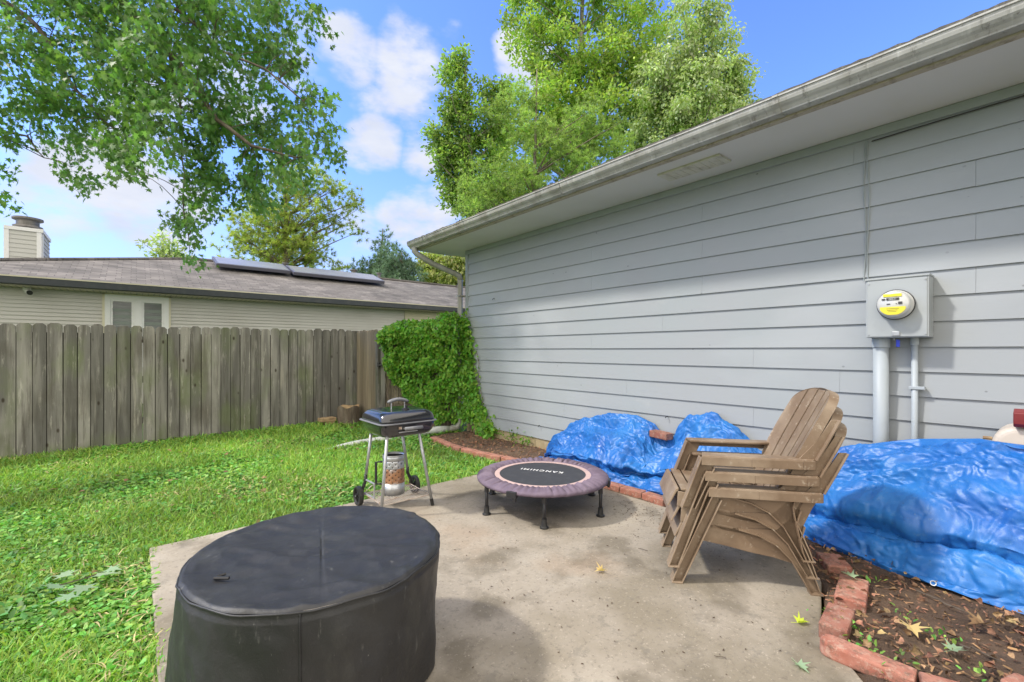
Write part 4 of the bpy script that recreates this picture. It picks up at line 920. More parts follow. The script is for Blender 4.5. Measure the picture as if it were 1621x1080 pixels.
    for i in range(4): mb.tube([q[i], q[(i + 1) % 4]], .004, 6)
    for i in range(1, 22):
        f = i / 22; mb.tube([q[0].lerp(q[1], f) - Vector((0, 0, .003)), q[3].lerp(q[2], f) - Vector((0, 0, .003))], .002, 5)
    for f in (.33, .66): mb.tube([q[0].lerp(q[3], f) - Vector((0, 0, .007)), q[1].lerp(q[2], f) - Vector((0, 0, .007))], .003, 5)
    mb.tube([q[2], q[2] + Vector((-.06, 0, .05)), q[3] + Vector((.06, 0, .05)), q[3]], .003, 5)
    mb.build('rack', m_wire, t)
    mb = MB(); mb.tube([(-.195, .14, .20), (-.19, -.0, .20), (-.19, -.0, .09)], .007, 8); mb.tube([(-.2, .17, .095), (-.19, 0, .095)], .005, 6); mb.build('side_bar', m_steel, t)
    # chimney starter
    c = thing('chimney_starter', 'perforated steel chimney starter with rusty middle on the grill rack', 'chimney starter', (1.548, 3.325, zz + .004))
    def ring(r, z0, z1, n=48):
        return [(r, z0), (r, z1)]
    def perf(z0, z1, rows, r=.082):
        mb = MB(); n = 64; m = rows * 2
        zs = np.linspace(z0, z1, m + 1); V = [(r * math.cos(2 * math.pi * k / n), r * math.sin(2 * math.pi * k / n), z) for z in zs for k in range(n)]
        F = []
        for i in range(m):
            for k in range(n):
                if i % 2 == 1 and (k + (i // 2) * 3) % 6 == 0 and i < m: continue
                F.append((i * n + k, i * n + (k + 1) % n, (i + 1) * n + (k + 1) % n, (i + 1) * n + k))
        mb.add(V, F); return mb
    perf(.085, .20, 6).build('body', m_rust, c, smooth=True, thick=.0012)
    perf(.20, .262, 3).build('upper_band', m_galv, c, smooth=True, thick=.0012)
    mb = MB(); mb.lathe([(.0825, .26), (.0825, .30)], 48, cap=False); mb.build('upper_rim_band', m_galv, c, smooth=True, thick=.0012)
    mb = MB(); mb.lathe([(.079, .02), (.079, .29)], 40, cap=False); mb.build('dark_liner', m_blackmetal, c, smooth=True)  # added dark sleeve stands in for the shaded inside behind the holes
    mb = MB(); mb.lathe([(.0825, 0), (.0825, .088)], 48, cap=False); mb.build('lower_band', m_galv, c, smooth=True, thick=.0012)
    mb = MB(); mb.lathe([(.084, .295), (.085, .30), (.084, .305)], 48, cap=False); mb.build('rim', m_steel, c)
    mb = MB(); mb.lathe([(.079, .09), (.001, .088)], 32, cap=False); mb.build('grate', m_blackmetal, c)
    mb = MB(); mb.tube([(-.08, .03, .25), (-.125, .045, .25), (-.125, .045, .08), (-.08, .03, .08)], .010, 8); mb.build('handle', m_black, c)
grill()

# ------------------------------------------------------------------ adirondack chairs
def chair_proto(label, cut_front=False):
    """local x = forward (u), local y = -w (w: 0 near side .. .49 far side)"""
    t = thing('adirondack_chair', label, 'chair', (0, 0, 0), 0, 'stacked brown resin chairs')
    WD = .49
    side = lambda w0, w1, pts, mb: mb.prism(pts, lambda p, q, tt: (p, -tt, q), w0, w1)
    for s in (0, 1):
        w = lambda v: v if s == 0 else WD - v
        # armrest
        mb = MB(); 
        def arm(u, q, z):   # polygon in (u, w)
            return (u, -w(q), z)
        pts = [(.485, -.004), (.47, .078), (.30, .082), (.10, .078), (.035, .06), (-.015, .075), (-.05, .06), (-.035, .005), (.02, -.006), (.25, -.004)]
        mb.prism(pts, lambda p, q, tt: arm(p, q, tt), .490, .504); ob = mb.build('armrest', m_resin, t, bevel=.004)
        mb = MB(); rim = [(.487, -.004), (.25, -.004), (.02, -.006), (-.036, .004), (-.052, .06)]
        mb2 = [(a, -w(b)) for a, b in rim]
        for (a, b), (c_, d_) in zip(mb2[:-1], mb2[1:]):
            v = Vector((c_ - a, d_ - b, 0)); nn = Vector((-v.y, v.x, 0)).normalized() * .004
            mb.add([(a - nn.x, b - nn.y, .455), (c_ - nn.x, d_ - nn.y, .455), (c_ + nn.x, d_ + nn.y, .455), (a + nn.x, b + nn.y, .455), (a - nn.x, b - nn.y, .498), (c_ - nn.x, d_ - nn.y, .498), (c_ + nn.x, d_ + nn.y, .498), (a + nn.x, b + nn.y, .498)], [(0, 3, 2, 1), (4, 5, 6, 7), (0, 1, 5, 4), (1, 2, 6, 5), (2, 3, 7, 6), (3, 0, 4, 7)])
        mb.build('flange', m_resin, ob, bevel=.002)
        # front leg: channel (outer web + front flange + rear flange)
        zf = 0.0 if not cut_front else .225
        def lx(z): return .487 + (.668 - .487) * (1 - z / .50)
        def rx(z): return .415 + (.612 - .415) * (1 - z / .455) if z < .455 else .41
        zs = [zf, .12 if zf < .1 else .26, .25 if zf < .1 else .3, .36, .44, .49]
        web = [(lx(z), z) for z in zs] + [(.40, .49)] + [(rx(min(z, .455)), z) for z in zs[::-1][1:]]
        mb = MB(); mb.prism(web, lambda p, q, tt: (p, -w(tt), q), .026, .032)
        fr = [(lx(z), z) for z in zs] + [(lx(z) - .007, z) for z in zs[::-1]]
        mb.prism(fr, lambda p, q, tt: (p, -w(tt), q), .032, .062)
        ba = [(rx(min(z, .455)) + .006, z) for z in zs[:-1]] + [(rx(min(z, .455)), z) for z in zs[:-1][::-1]]
        mb.prism(ba, lambda p, q, tt: (p, -w(tt), q), -.008, .026)
        mb.prism([(a - .001, b) for a, b in fr], lambda p, q, tt: (p, -w(tt), q), -.008, .026)
        if not cut_front: mb.prism([(.612, .0), (.668, .0), (.666, .007), (.610, .007)], lambda p, q, tt: (p, -w(tt), q), -.014, .058)
        mb.build('front_leg', m_resin, t, bevel=.0025)
        # rear leg with curved flange
        A = [(.34, .292), (.249, .270), (.167, .228), (.10, .160), (.052, .075), (.010, 0)]
        Bk = [(-.032, 0), (-.012, .06), (.018, .13), (.048, .20), (.060, .26), (.04, .33), (.0, .42), (-.03, .47)]
        poly = A + Bk + [(.05, .45), (.10, .36), (.16, .30)]
        mb = MB(); mb.prism(poly, lambda p, q, tt: (p, -w(tt), q), .028, .034)
        def ribbon(pl, w0, w1, th=.005):
            for (a, b), (c_, d_) in zip(pl[:-1], pl[1:]):
                v = Vector((c_ - a, d_ - b)); nn = Vector((-v.y, v.x)).normalized() * th / 2
                mb.prism([(a - nn.x, b - nn.y), (c_ - nn.x, d_ - nn.y), (c_ + nn.x, d_ + nn.y), (a + nn.x, b + nn.y)], lambda p, q, tt: (p, -w(tt), q), w0, w1)
        ribbon(A, .006, .045); ribbon(Bk[:6], .006, .045)
        mb.prism([(-.04, 0), (.016, 0), (.016, .006), (-.04, .006)], lambda p, q, tt: (p, -w(tt), q), .002, .05)
        mb.build('rear_leg', m_resin, t)
        # side rail under the seat
        rail = [(.595, .300), (.60, .225), (.50, .212), (.40, .196), (.28, .172), (.17, .156), (.09, .135), (.07, .16), (.12, .25), (.2, .275), (.40, .298)]
        mb = MB(); mb.prism(rail, lambda p, q, tt: (p, -w(tt), q), .036, .046); mb.build('side_rail', m_resin, t, bevel=.002)
    # seat slats across
    mb = MB()
    def seatz(u): return .318 - .075 * ((.58 - u) / .48) ** 1.0 + .012 * math.sin((u - .1) * 6) if u < .58 else .318
    us = [.10, .185, .27, .355, .44, .525, .585]
    for a, b in zip(us[:-1], us[1:]):
        g = .005; mb.prism([(a + g, seatz(a + g)), (b - g, seatz(b - g)), (b - g, seatz(b - g) - .012), (a + g, seatz(a + g) - .012)], lambda p, q, tt: (p, -tt, q), .035, WD - .035)
    mb.prism([(.590, .317), (.606, .312), (.648, .222), (.640, .218), (.600, .295), (.590, .303)], lambda p, q, tt: (p, -tt, q), .045, WD - .045)
    mb.box((.35, -.245, .285), (.46, .02, .012)); mb.box((.35, -.13, .285), (.46, .012, .012)); mb.box((.35, -.36, .285), (.46, .012, .012))
    mb.build('seat', m_resin, t, bevel=.003)
    # backrest: slats fanned, rounded top
    org = Vector((.125, -WD / 2, .262)); up = Vector((-.295, 0, .575)).normalized(); ac = Vector((0, 1, 0)); nr = ac.cross(up).normalized()
    L = .648
    def outline(v):      # half width at height v along the back
        hw = np.interp(v, [0, .15, .27, .40, .52], [.185, .195, .215, .218, .212])
        if v > .52: hw = .212 * math.sqrt(max(0, 1 - ((v - .52) / (L - .52)) ** 2.3)) 
        return hw
    mb = MB(); ns = 5
    for k in range(ns):
        f0, f1 = -1 + 2 * k / ns, -1 + 2 * (k + 1) / ns
        rows = []
        for v in np.concatenate([np.linspace(0, .50, 8), np.linspace(.52, L, 14)]):
            full = .205 + (.218 - .205) * min(v / .4, 1) - (.03 * (.3 - v) / .3 if v < .3 else 0)
            hw = outline(v); a = max(f0 * full, -hw); b = min(f1 * full, hw)
            g = .0068
            if k > 0: a += g
            if k < ns - 1: b -= g
            if b - a < .004: break
            rows.append((v, a, b))
        V = []
        for v, a, b in rows:
            for q in (a, b):
                cv = .035 * (q / .22) ** 2
                for th in (.0, -.013): V.append(org + up * v + ac * q + nr * (cv + th) * 1.0)
        F = []; m = len(rows)
        for i in range(m - 1):
            o = i * 4; F += [(o, o + 4, o + 6, o + 2), (o + 1, o + 3, o + 7, o + 5), (o, o + 1, o + 5, o + 4), (o + 2, o + 6, o + 7, o + 3)]
        F += [(0, 2, 3, 1), ((m - 1) * 4, (m - 1) * 4 + 1, (m - 1) * 4 + 3, (m - 1) * 4 + 2)]
        mb.add(V, F)
    bk = mb.build('backrest', m_resin, t, bevel=.002)
    # edge flange curling back around the outline
    mb = MB(); vs = list(np.linspace(.18, .52, 8)) + list(np.linspace(.54, L - .0005, 16))
    ol = [(-outline(v), v) for v in vs] + [(outline(v), v) for v in vs[::-1]]
    V = []
    for q, v in ol:
        cv = .035 * (q / .22) ** 2
        for th, ex in ((.003, .0), (-.040, .006), (-.040, .001), (-.004, -.006)):
            s = 1 if q > 0 else -1; vv = ex if v > .52 else 0
            V.append(org + up * (v + vv * (v - .45) * 4) + ac * (q + s * ex) + nr * (cv + th))
    n = len(ol); F = [(i * 4 + k, i * 4 + (k + 1) % 4, (i + 1) * 4 + (k + 1) % 4, (i + 1) * 4 + k) for i in range(n - 1) for k in range(4)] + [(0, 1, 2, 3), tuple(range((n - 1) * 4, n * 4))[::-1]]
    mb.add(V, F); mb.build('edge_rim', m_resin, bk)
    # cross braces behind the back
    for v in (.12, .36): MB().box(org + up * v + nr * (-.016), (.012, .38, .03), Matrix.Rotation(-R(27), 3, 'Y')).build('back_brace', m_resin, bk)
    # arm to back gusset
    for s in (0, 1):
        w = lambda q: q if s == 0 else WD - q
        mb = MB(); g = [(.035, .495), (-.045, .50), (-.10, .60), (-.145, .70), (-.115, .70), (-.055, .60), (-.01, .545)]
        mb.prism(g, lambda p, q, tt: (p, -w(tt), q), .022, .032)
        mb.prism([(-.047, .497), (-.10, .60), (-.150, .70), (-.142, .70), (-.093, .60), (-.04, .50)], lambda p, q, tt: (p, -w(tt), q), -.0, .034)
        mb.build('gusset', m_resin, t, bevel=.002)
    return t
c3 = chair_proto('bottom chair of the stack of three brown resin chairs, feet on the patio')
R1 = Vector((2.555, .771, 0)); rz = math.atan2(.783, -.622)
fwd = Vector((-.622, .783, 0))
c3.location = R1; c3.rotation_euler = (0, 0, rz)
c2 = copy_tree(c3); c2.location = R1 + fwd * .017 + Vector((0, 0, .080)); c2['label'] = 'middle chair of the stack of three brown resin chairs'
c1 = chair_proto('top chair of the brown resin stack, its scuffed fan back fully visible', True)
c1.location = R1 + fwd * .034 + Vector((0, 0, .160)); c1.rotation_euler = (0, 0, rz)

# ------------------------------------------------------------------ litter
def litter():
    # mulch chips in the bed
    n = 16000; x = RNG.uniform(2.0, 3.74, n); y = RNG.uniform(-.6, 5.5, n)
    ok = in_poly(x, y, [(a + .03, b) for a, b in BED]) & ~((y > 1.6) & (y < 3.5) & (x > 3.28)) & ~((y < 1.4) & (x > 3.25))
    x, y = x[ok], y[ok]; k = len(x)
    P = np.stack([x, y, .012 + RNG.random(k) * .022], 1); Yd = rdir(k) * [1, 1, .35]
    tag(scatter('mulch', P, Yd, np.tile([0, 0, 1.], (k, 1)) + RNG.normal(size=(k, 3)) * .6, RNG.uniform(.008, .034, k), (np.array([[-.14, 0, 0], [.14, .05, 0], [.1, .9, .04], [-.1, 1, .02], [0, .5, .12]]), [(0, 1, 4), (1, 2, 4), (2, 3, 4), (3, 0, 4)]), m_chip), 'reddish wood chips and bark crumbs covering the planting bed', 'mulch', kind='stuff')
    k = 420; y = RNG.uniform(-.5, 1.2, k); x = RNG.uniform(2.1, 3.2, k); ok = in_poly(x, y, [(a + .05, b) for a, b in BED]); x, y = x[ok], y[ok]
    x = np.concatenate([x, RNG.uniform(3.1, 3.7, 40)]); y = np.concatenate([y, RNG.uniform(3.7, 5.4, 40)]); k = len(x)
    P = np.stack([x, y, .035 + RNG.random(k) * .02], 1)
    tag(scatter('fallen_leaves', P, rdir(k) * [1, 1, .3], np.tile([0, 0, 1.], (k, 1)) + RNG.normal(size=(k, 3)) * .9, RNG.uniform(.014, .044, k), T_CURL, m_dry), 'curled brown leaves lying over the soil of the bed', 'fallen leaves', kind='stuff')
    # weeds in bed
    cs = [(1350, 1015), (1362, 1005), (1420, 975), (1385, 1035), (1480, 1010), (1500, 1015), (1400, 1058), (1540, 1070), (1375, 920), (1330, 990), (1310, 975), (1440, 1050), (1600, 940)]
    pts = []
    for px, py in cs:
        c = G(px, py, .03); pts.append(RNG.normal(size=(11, 3)) * [.028, .028, .012] + np.array([c.x, c.y, .045]))
    P = np.concatenate(pts); k = len(P)
    tag(scatter('weeds', P, rdir(k, .2), np.tile([0, 0, 1.], (k, 1)) + RNG.normal(size=(k, 3)) * .3, RNG.uniform(.012, .03, k), T_LEAF, m_cover_leaf), 'tiny bright green weeds sprouting from the bare soil bed', 'weeds', kind='stuff')
    # dark crumbs on the slab
    k = 900; x = np.concatenate([RNG.normal(2.95, .18, 450), RNG.uniform(.3, 3.1, 450)]); y = np.concatenate([RNG.normal(1.7, .35, 450), RNG.uniform(.6, 3.4, 450)]); ok = in_poly(x, y, PATIO); x, y = x[ok], y[ok]; k = len(x)
    tag(scatter('crumbs', np.stack([x, y, np.full(k, .003)], 1), rdir(k) * [1, 1, .1], np.tile([0, 0, 1.], (k, 1)) + RNG.normal(size=(k, 3)) * .3, RNG.uniform(.004, .014, k), (np.array([[-.2, 0, 0], [.2, 0, 0], [.15, .8, .2], [-.1, 1, 0], [0, .5, .3]]), [(0, 1, 4), (1, 2, 4), (2, 3, 4), (3, 0, 4)]), m_soil), 'dark bits of bark and soil scattered over the concrete', 'debris', kind='stuff')
    # single leaves
    def leaf(px, py, size, mat, label, rz, tm=T_MAPLE, curl=.25, z=.006):
        c = G(px, py, z); V, F = tm; mb = MB(); V = V * size; V[:, 2] = np.abs(V[:, 0]) * curl * 2 + .15 * V[:, 1] * curl
        mb.cur = .5; mb.add(V.tolist(), F); mb.tube([(0, 0, 0), (0, -size * .5, .002)], .0009, 4)
        o = mb.build('fallen_leaf', mat); o.location = c; o.rotation_euler = (0, 0, rz); tag(o, label, 'leaf')
    leaf(955, 904, .055, m_tanleaf, 'tan dry leaf lying alone in the middle of the concrete', 1.2, curl=.6)
    leaf(1262, 986, .055, m_yelleaf, 'yellow green leaf on the concrete beside the tilted red block', -2.3, curl=.5)
    leaf(1262, 1050, .06, m_paleleaf, 'pale green leaf on concrete left of rounded edging piece', 2.6)
    leaf(1322, 955, .05, m_tanleaf, 'small tan leaf against red edging blocks', 1.9, curl=.5)
    leaf(1352, 915, .07, m_paleleaf, 'pale leaf hanging by the rear feet of the chairs', -.4, z=.07)
    leaf(1505, 1030, .07, m_paleleaf, 'pale leaf with curled tip on the soil at lower right', -2.0, z=.05)
    leaf(1560, 988, .09, m_dry, 'large brown leaf on the soil under the tarp hem', 1.0, z=.05, curl=.4)
    leaf(1440, 990, .10, m_tanleaf, 'broad tan leaf on the soil behind edging', 2.0, z=.05)
    # twigs
    for i, (a, b, lab) in enumerate([((1450, 935), (1560, 985), 'long thin brown twig on the soil near the tarp hem'), ((1520, 1020), (1590, 1050), 'short twig on the soil at lower right'), ((1130, 1038), (1150, 1042), 'tiny dark twig on the bare concrete'), ((1010, 868), (1025, 872), 'small dark twig on the concrete near the trampoline')]):
        A = G(*a, .04 if i < 2 else .006); B = G(*b, .04 if i < 2 else .006); mb = MB(); pts = [A.lerp(B, f) + Vector((random.uniform(-.01, .01), random.uniform(-.01, .01), .006 * math.sin(f * 3))) * (1 if i < 2 else .2) - A for f in np.linspace(0, 1, 7)]
        mb.tube(pts, [.004, .004, .0035, .003, .003, .002, .0015] if i < 2 else .0015, 6); o = mb.build('twig', m_bark); o.location = A; tag(o, lab, 'twig')
    # pale maple seedling in lawn
    c = G(128, 935, -.02); t = thing('fallen_branch', 'fallen sprig with pale silvery maple leaves lying in the lawn', 'branch', c)
    mb = MB(); V = []; k = 0
    P = []; Yd = []
    for px, py, rzz in [(90, 930, 2.6), (150, 910, .3), (118, 940, 4.2), (170, 900, 0.0), (100, 912, 2.1), (135, 925, 5.2)]:
        g = G(px, py, .045); P.append((g.x - c.x, g.y - c.y, .06)); Yd.append((math.cos(rzz - TH), math.sin(rzz - TH), .05))
    k = len(P); scatter('leaf', np.array(P), np.array(Yd), np.tile([0, 0, 1.], (k, 1)) + RNG.normal(size=(k, 3)) * .25, RNG.uniform(.08, .125, k), T_MAPLE, m_paleleaf, None, t)
    MB().tube([(-.12, 0, .05), (0, 0.02, .05), (.12, .05, .055)], .003, 5).build('stem', m_bark, t)
litter()

# ------------------------------------------------------------------ neighbour house
def neighbour():
    EY = 12.8; EZ = 2.6; RX = 1.2; RY = 16.43; RZ = 3.9; LX = -4.2; RXE = 16.0
    h = thing('neighbour_house', 'low neighbouring house with brown shingle hip roof behind the long fence', 'house', (3, EY, 0))
    off = Vector((-3, -EY, 0))
    def part(mb, name, mat, parent=h, **k):
        o = mb.build(name, mat, parent, **k)
        if parent is h: o.location = off
        return o
    RXR = RXE - 3.63; BY = RY + 3.63
    mb = MB(); V = [(LX, EY, EZ), (RXE, EY, EZ), (RXE, BY, EZ), (LX, BY, EZ), (RX, RY, RZ), (RXR, RY, RZ)]
    mb.add(V, [(0, 1, 5, 4), (1, 2, 5), (2, 3, 4, 5), (3, 0, 4), (3, 2, 1, 0)]); rf = part(mb, 'roof', m_shingle)
    b = MB(); b.tube([(RX, RY, RZ + .01), (RXR, RY, RZ + .01)], .06, 6); b.tube([(LX, EY, EZ + .01), (RX, RY, RZ + .01)], .05, 6); b.build('ridge_cap', m_shingle, rf)
    part(MB().bb((LX - .05, EY - .10, EZ - .125), (RXE, EY + .0, EZ + .01)), 'gutter', m_nb_dark, bevel=.01)
    part(MB().bb((LX, EY - .105, EZ + .011), (RXE, EY + .02, EZ + .035)), 'drip_edge', m_nb_trim)
    so = MB(); so.bb((LX, EY + .001, EZ - .15), (RXE, EY + .46, EZ - .13)); part(so, 'soffit', m_nb_soffit)
    s2 = MB()
    for i in range(180): s2.bb((LX + i * .1, EY + .002, EZ - .156), (LX + i * .1 + .012, EY + .45, EZ - .1505))
    part(s2, 'soffit_groove', m_cap)
    # siding wall with lap profile
    def siding(x0, x1, y, mb):
        k = 0; ex = .078
        z = EZ - .15
        while z > -.1:
            mb.prism([(y + .03, z - ex), (y - .030, z - ex), (y - .028, z - ex + .008), (y - .001, z), (y + .03, z)], lambda p, q, t: (t, p, q), x0, x1); z -= ex
    wy = EY + .45
    def xat(px, Y):
        d = pdir(px, 500); return d.x / d.y * Y
    wx0, wx1 = xat(166, wy), xat(267, wy)
    mb = MB(); siding(LX + .3, wx0, wy, mb); siding(wx1, xat(640, wy), wy, mb)
    mb.bb((wx0, wy, 0), (wx1, wy + .03, 1.2)); part(mb, 'wall', m_nb_wall)
    mb = MB(); siding(xat(640, wy), RXE, wy - .05, mb); part(mb, 'side_wall', m_nb_trim)
    part(MB().bb((LX + .3, wy + .03, 0), (RXE - .3, wy + .1, EZ - .16)), 'wall_core', m_nb_wall)
    part(MB().bb((LX + .3, wy + .1, 0), (LX + .4, BY - .4, EZ - .16)), 'end_wall', m_nb_wall)
    # window
    zt = EZ - .18; zb = .9
    w = MB(); wd = wx1 - wx0
    for a, b, z0, z1 in ((wx0, wx0 + .09, zb, zt - .1), (wx1 - .09, wx1, zb, zt - .1), (wx0, wx1, zt - .10, zt), (wx0 + wd / 2 - .07, wx0 + wd / 2 + .07, zb, zt - .1), (wx0, wx1, zb - .08, zb)):
        w.bb((a, wy - .05, z0), (b, wy + .02, z1))
    wn_ = part(w, 'window', m_white)
    w = MB(); 
    for a, b in ((wx0 - .04, wx0 + .0), (wx1, wx1 + .04)): w.bb((a, wy - .04, zb - .1), (b, wy + .0, zt + .03))
    w.bb((wx0 - .04, wy - .04, zt + .001), (wx1 + .04, wy + .0, zt + .03)); w.build('frame', m_nb_trim, wn_)
    for a, b in ((wx0 + .09, wx0 + wd / 2 - .07), (wx0 + wd / 2 + .07, wx1 - .09)):
        f = MB()
        for c0, c1, z0, z1 in ((a + .001, a + .04, zb, zt - .141), (b - .04, b - .001, zb, zt - .141), (a + .001, b - .001, zt - .14, zt - .101)): f.bb((c0, wy - .035, z0), (c1, wy - .01, z1))
        f.build('sash', m_white, wn_)
        MB().bb((a + .002, wy - .008, zb), (b - .002, wy - .004, zt - .102)).build('pane', m_glass, wn_)
        bl = MB()
        for i in range(int((zt - zb - .2) / .14)): bl.box(((a + b) / 2, wy - .0035 if False else wy - .012, zb + .07 + i * .14), (b - a - .09, .006, .07))
        bl.build('blind', m_blind, wn_)
    # camera under the soffit
    cx = xat(42, EY + .3); c = MB(); c.tube([(cx, EY + .35, EZ - .15), (cx, EY + .35, EZ - .2)], .06, 12); c.tube([(cx, EY + .36, EZ - .21), (cx + .05, EY + .22, EZ - .25)], .05, 12); part(c, 'security_camera', m_white)
    c = MB(); c.tube([(cx + .05, EY + .221, EZ - .25), (cx + .06, EY + .18, EZ - .262)], .045, 12); part(c, 'camera_lens', m_black)
    # solar panels
    sl = (RZ - EZ) / (RY - EY); ang = math.atan(sl); mt = Matrix.Rotation(ang, 3, 'X')
    def onroof(px, py):
        d = pdir(px, py); tt = (EZ - EYE - sl * EY) / (d.z - sl * d.y); return Vector((d.x * tt, d.y * tt, EYE + d.z * tt))
    pls = []
    for a, b in (((340, 428), (462, 440)), ((462, 440), (612, 456))):
        p = onroof(*a); q = onroof(*b); wdt = q.x - p.x - .06; y0 = (p.y + q.y) / 2; dep = 1.05
        c = Vector(((p.x + q.x) / 2, y0 + dep / 2 * math.cos(ang), EZ + (y0 - EY) * sl + dep / 2 * math.sin(ang) + .16))
        m2 = Matrix.Rotation(ang, 3, 'X'); o = MB().box(c, (wdt, dep, .10), m2); fr = part(o, 'solar_panel', m_solar_frame, bevel=.01)
        MB().box(c + m2 @ Vector((0, 0, .052)), (wdt - .1, dep - .1, .006), m2).build('glass', m_solar, fr)
    for px, py, r, hh in ((452, 428, .07, .2), (560, 434, .10, .12), (600, 438, .07, .10), (575, 440, .12, .05)):
        p = onroof(px, py); b = MB(); b.tube([(p.x, p.y, p.z - .05), (p.x, p.y, p.z + hh)], r, 12); b.tube([(p.x, p.y, p.z + hh), (p.x, p.y, p.z + hh + .04)], r * 1.5, 12); b.build('roof_vent', m_cap, rf)
    # chimney
    d = pdir(6, 400); Yc = 15.2; x0 = d.x / d.y * Yc; d = pdir(66, 400); x1 = d.x / d.y * Yc
    ch = MB()
    z = 3.95
    while z > 1.5:
        for (a, b) in (((x0, Yc), (x1, Yc)),):
            ch.prism([(Yc + .03, z - .10), (Yc - .012, z - .10), (Yc - .001, z), (Yc + .03, z)], lambda p, q, t: (t, p, q), x0 + .08, x1 - .08)
            ch.prism([(x1 - .03, z - .10), (x1 + .012, z - .10), (x1 + .001, z), (x1 - .03, z)], lambda p, q, t: (p, t, q), Yc + .08, Yc + 1.2)
        z -= .10
    c = part(ch, 'chimney', m_ltgrey)
    MB().bb((x0 + .02, Yc + .03, 0), (x1 - .03, Yc + 1.25, 3.94)).build('chimney_core', m_ltgrey, c)
    k = MB()
    for a, b in ((x0, x0 + .08), (x1 - .08, x1)): k.bb((a, Yc - .02, 1.5), (b, Yc + .06, 3.96))
    k.bb((x1 - .0, Yc + .061, 1.5), (x1 + .02, Yc + .12, 3.96)); k.bb((x0, Yc - .03, 3.951), (x1 + .03, Yc + 1.25, 4.03)); k.build('corner_trim', m_white, c)
    k = MB(); cc = ((x0 + x1) / 2, Yc + .6, 4.03); k.lathe([(.2, 0), (.2, .08), (.26, .10), (.26, .14), (.2, .16), (.2, .26), (.27, .29), (.27, .33), (.1, .36)], 24, cc); k.build('chimney_cap', m_cap, c)
neighbour()

# ------------------------------------------------------------------ trees
def limb(mb, a, b, r0, r1, wig=.06, n=6, sag=0.0, seg=7):
    a = Vector(a); b = Vector(b); L = (b - a).length; pts = []
    o1 = Vector((random.uniform(-1, 1), random.uniform(-1, 1), random.uniform(-.5, .5))) * L * wig
    for i in range(seg + 1):
        f = i / seg; pts.append(a.lerp(b, f) + o1 * math.sin(math.pi * f) + Vector((0, 0, sag * math.sin(math.pi * f))))
    mb.tube(pts, [r0 + (r1 - r0) * i / seg for i in range(seg + 1)], n); return pts
def crown_points(blobs, nclust, nleaf, cr, flat=.8, surf=.45):
    """blobs: (centre, (rx,ry,rz)) -> cluster centres and leaf points"""
    wts = np.array([b[1][0] * b[1][1] * b[1][2] for b in blobs]) ** .66; wts /= wts.sum()
    C = []
    for b, w in zip(blobs, wts):
        k = max(1, int(round(nclust * w))); d = rdir(k); d /= np.linalg.norm(d, axis=1, keepdims=True); r = RNG.random(k) ** surf
        C.append(np.array(b[0]) + d * r[:, None] * np.array(b[1]))
    C = np.concatenate(C); k = len(C)
    s = cr * RNG.uniform(.5, 1.35, k)
    cnt = np.maximum(3, (nleaf / k * (s / cr) ** 2).astype(int)); idx = np.repeat(np.arange(k), cnt)
    d = RNG.normal(size=(len(idx), 3)) * .5 * [1, 1, flat]
    C = C + RNG.normal(size=C.shape) * cr * .5
    return C, C[idx] + d * s[idx][:, None], idx, d
def tree(name, label, cat, trunk, blobs, nclust, nleaf, cr, size, tm, mat, bark, r0=.2, group=None, up=.3, nbr=40, droop=0.0, kind='leaf', thin=None):
    base = Vector((trunk[0], trunk[1], -.1)); t = thing(name, label, cat, (base.x, base.y, 0), 0, group)
    off = np.array([base.x, base.y, 0])
    C, P, idx, d = crown_points(blobs, nclust, nleaf, cr)
    if kind == 'needle':
        per = 20; idx = np.repeat(idx, per); tc_ = np.repeat(d / (np.linalg.norm(d, axis=1, keepdims=True) + 1e-6), per, axis=0); P = np.repeat(P, per, axis=0); d = tc_ * .7 + RNG.normal(size=P.shape) * .6 + [0, 0, .25]
    k = len(P)
    outw = d / (np.linalg.norm(d, axis=1, keepdims=True) + 1e-6)
    if kind == 'needle':
        Yd = outw; Zn = rdir(k)
    else:
        Yd = outw * .6 + rdir(k) * .6 + [0, 0, -droop]; Zn = np.tile([0, 0, 1.0], (k, 1)) * up + outw * .4 + rdir(k) * .5
    tone = RNG.random(len(C)); r = np.clip(.35 * RNG.random(k) + .65 * tone[idx], 0, 1)
    scatter('crown', P - off, Yd, Zn, RNG.uniform(size[0], size[1], k), tm, mat, r, t)
    mb = MB(); top = Vector(trunk[2]) ; pts = limb(mb, (0, 0, -.1), top - Vector((base.x, base.y, 0)), r0, r0 * .15, .03, 9, seg=12)
    sel = RNG.permutation(len(C))[:nbr]
    for i in sel:
        c = Vector(C[i] - off); zc = c.z
        f = min(max((zc - .25 * (Vector((c.x, c.y, 0)) - Vector((pts[6].x, pts[6].y, 0))).length * 1.6) / max(pts[-1].z, .1), .15), .95); j = min(int(f * 12), 11)
        rr = r0 * (1 - f) * .45 + .012
        limb(mb, pts[j], c, rr, .008, .06, 5, seg=6)
    mb.build('trunk', bark, t, smooth=True)
    return t
def B(px, py, D, rx, ry, rd=None):
    c = W(px, py, D); a = rx / FPX * D; b = ry / FPX * D; dd = (rd / FPX * D) if rd else a
    return (tuple(c), (max(a, dd) * .95, max(a, dd) * .95 if rd is None else dd, b))
def foot(px, D):
    p = W(px, 555, D); return p.x, p.y

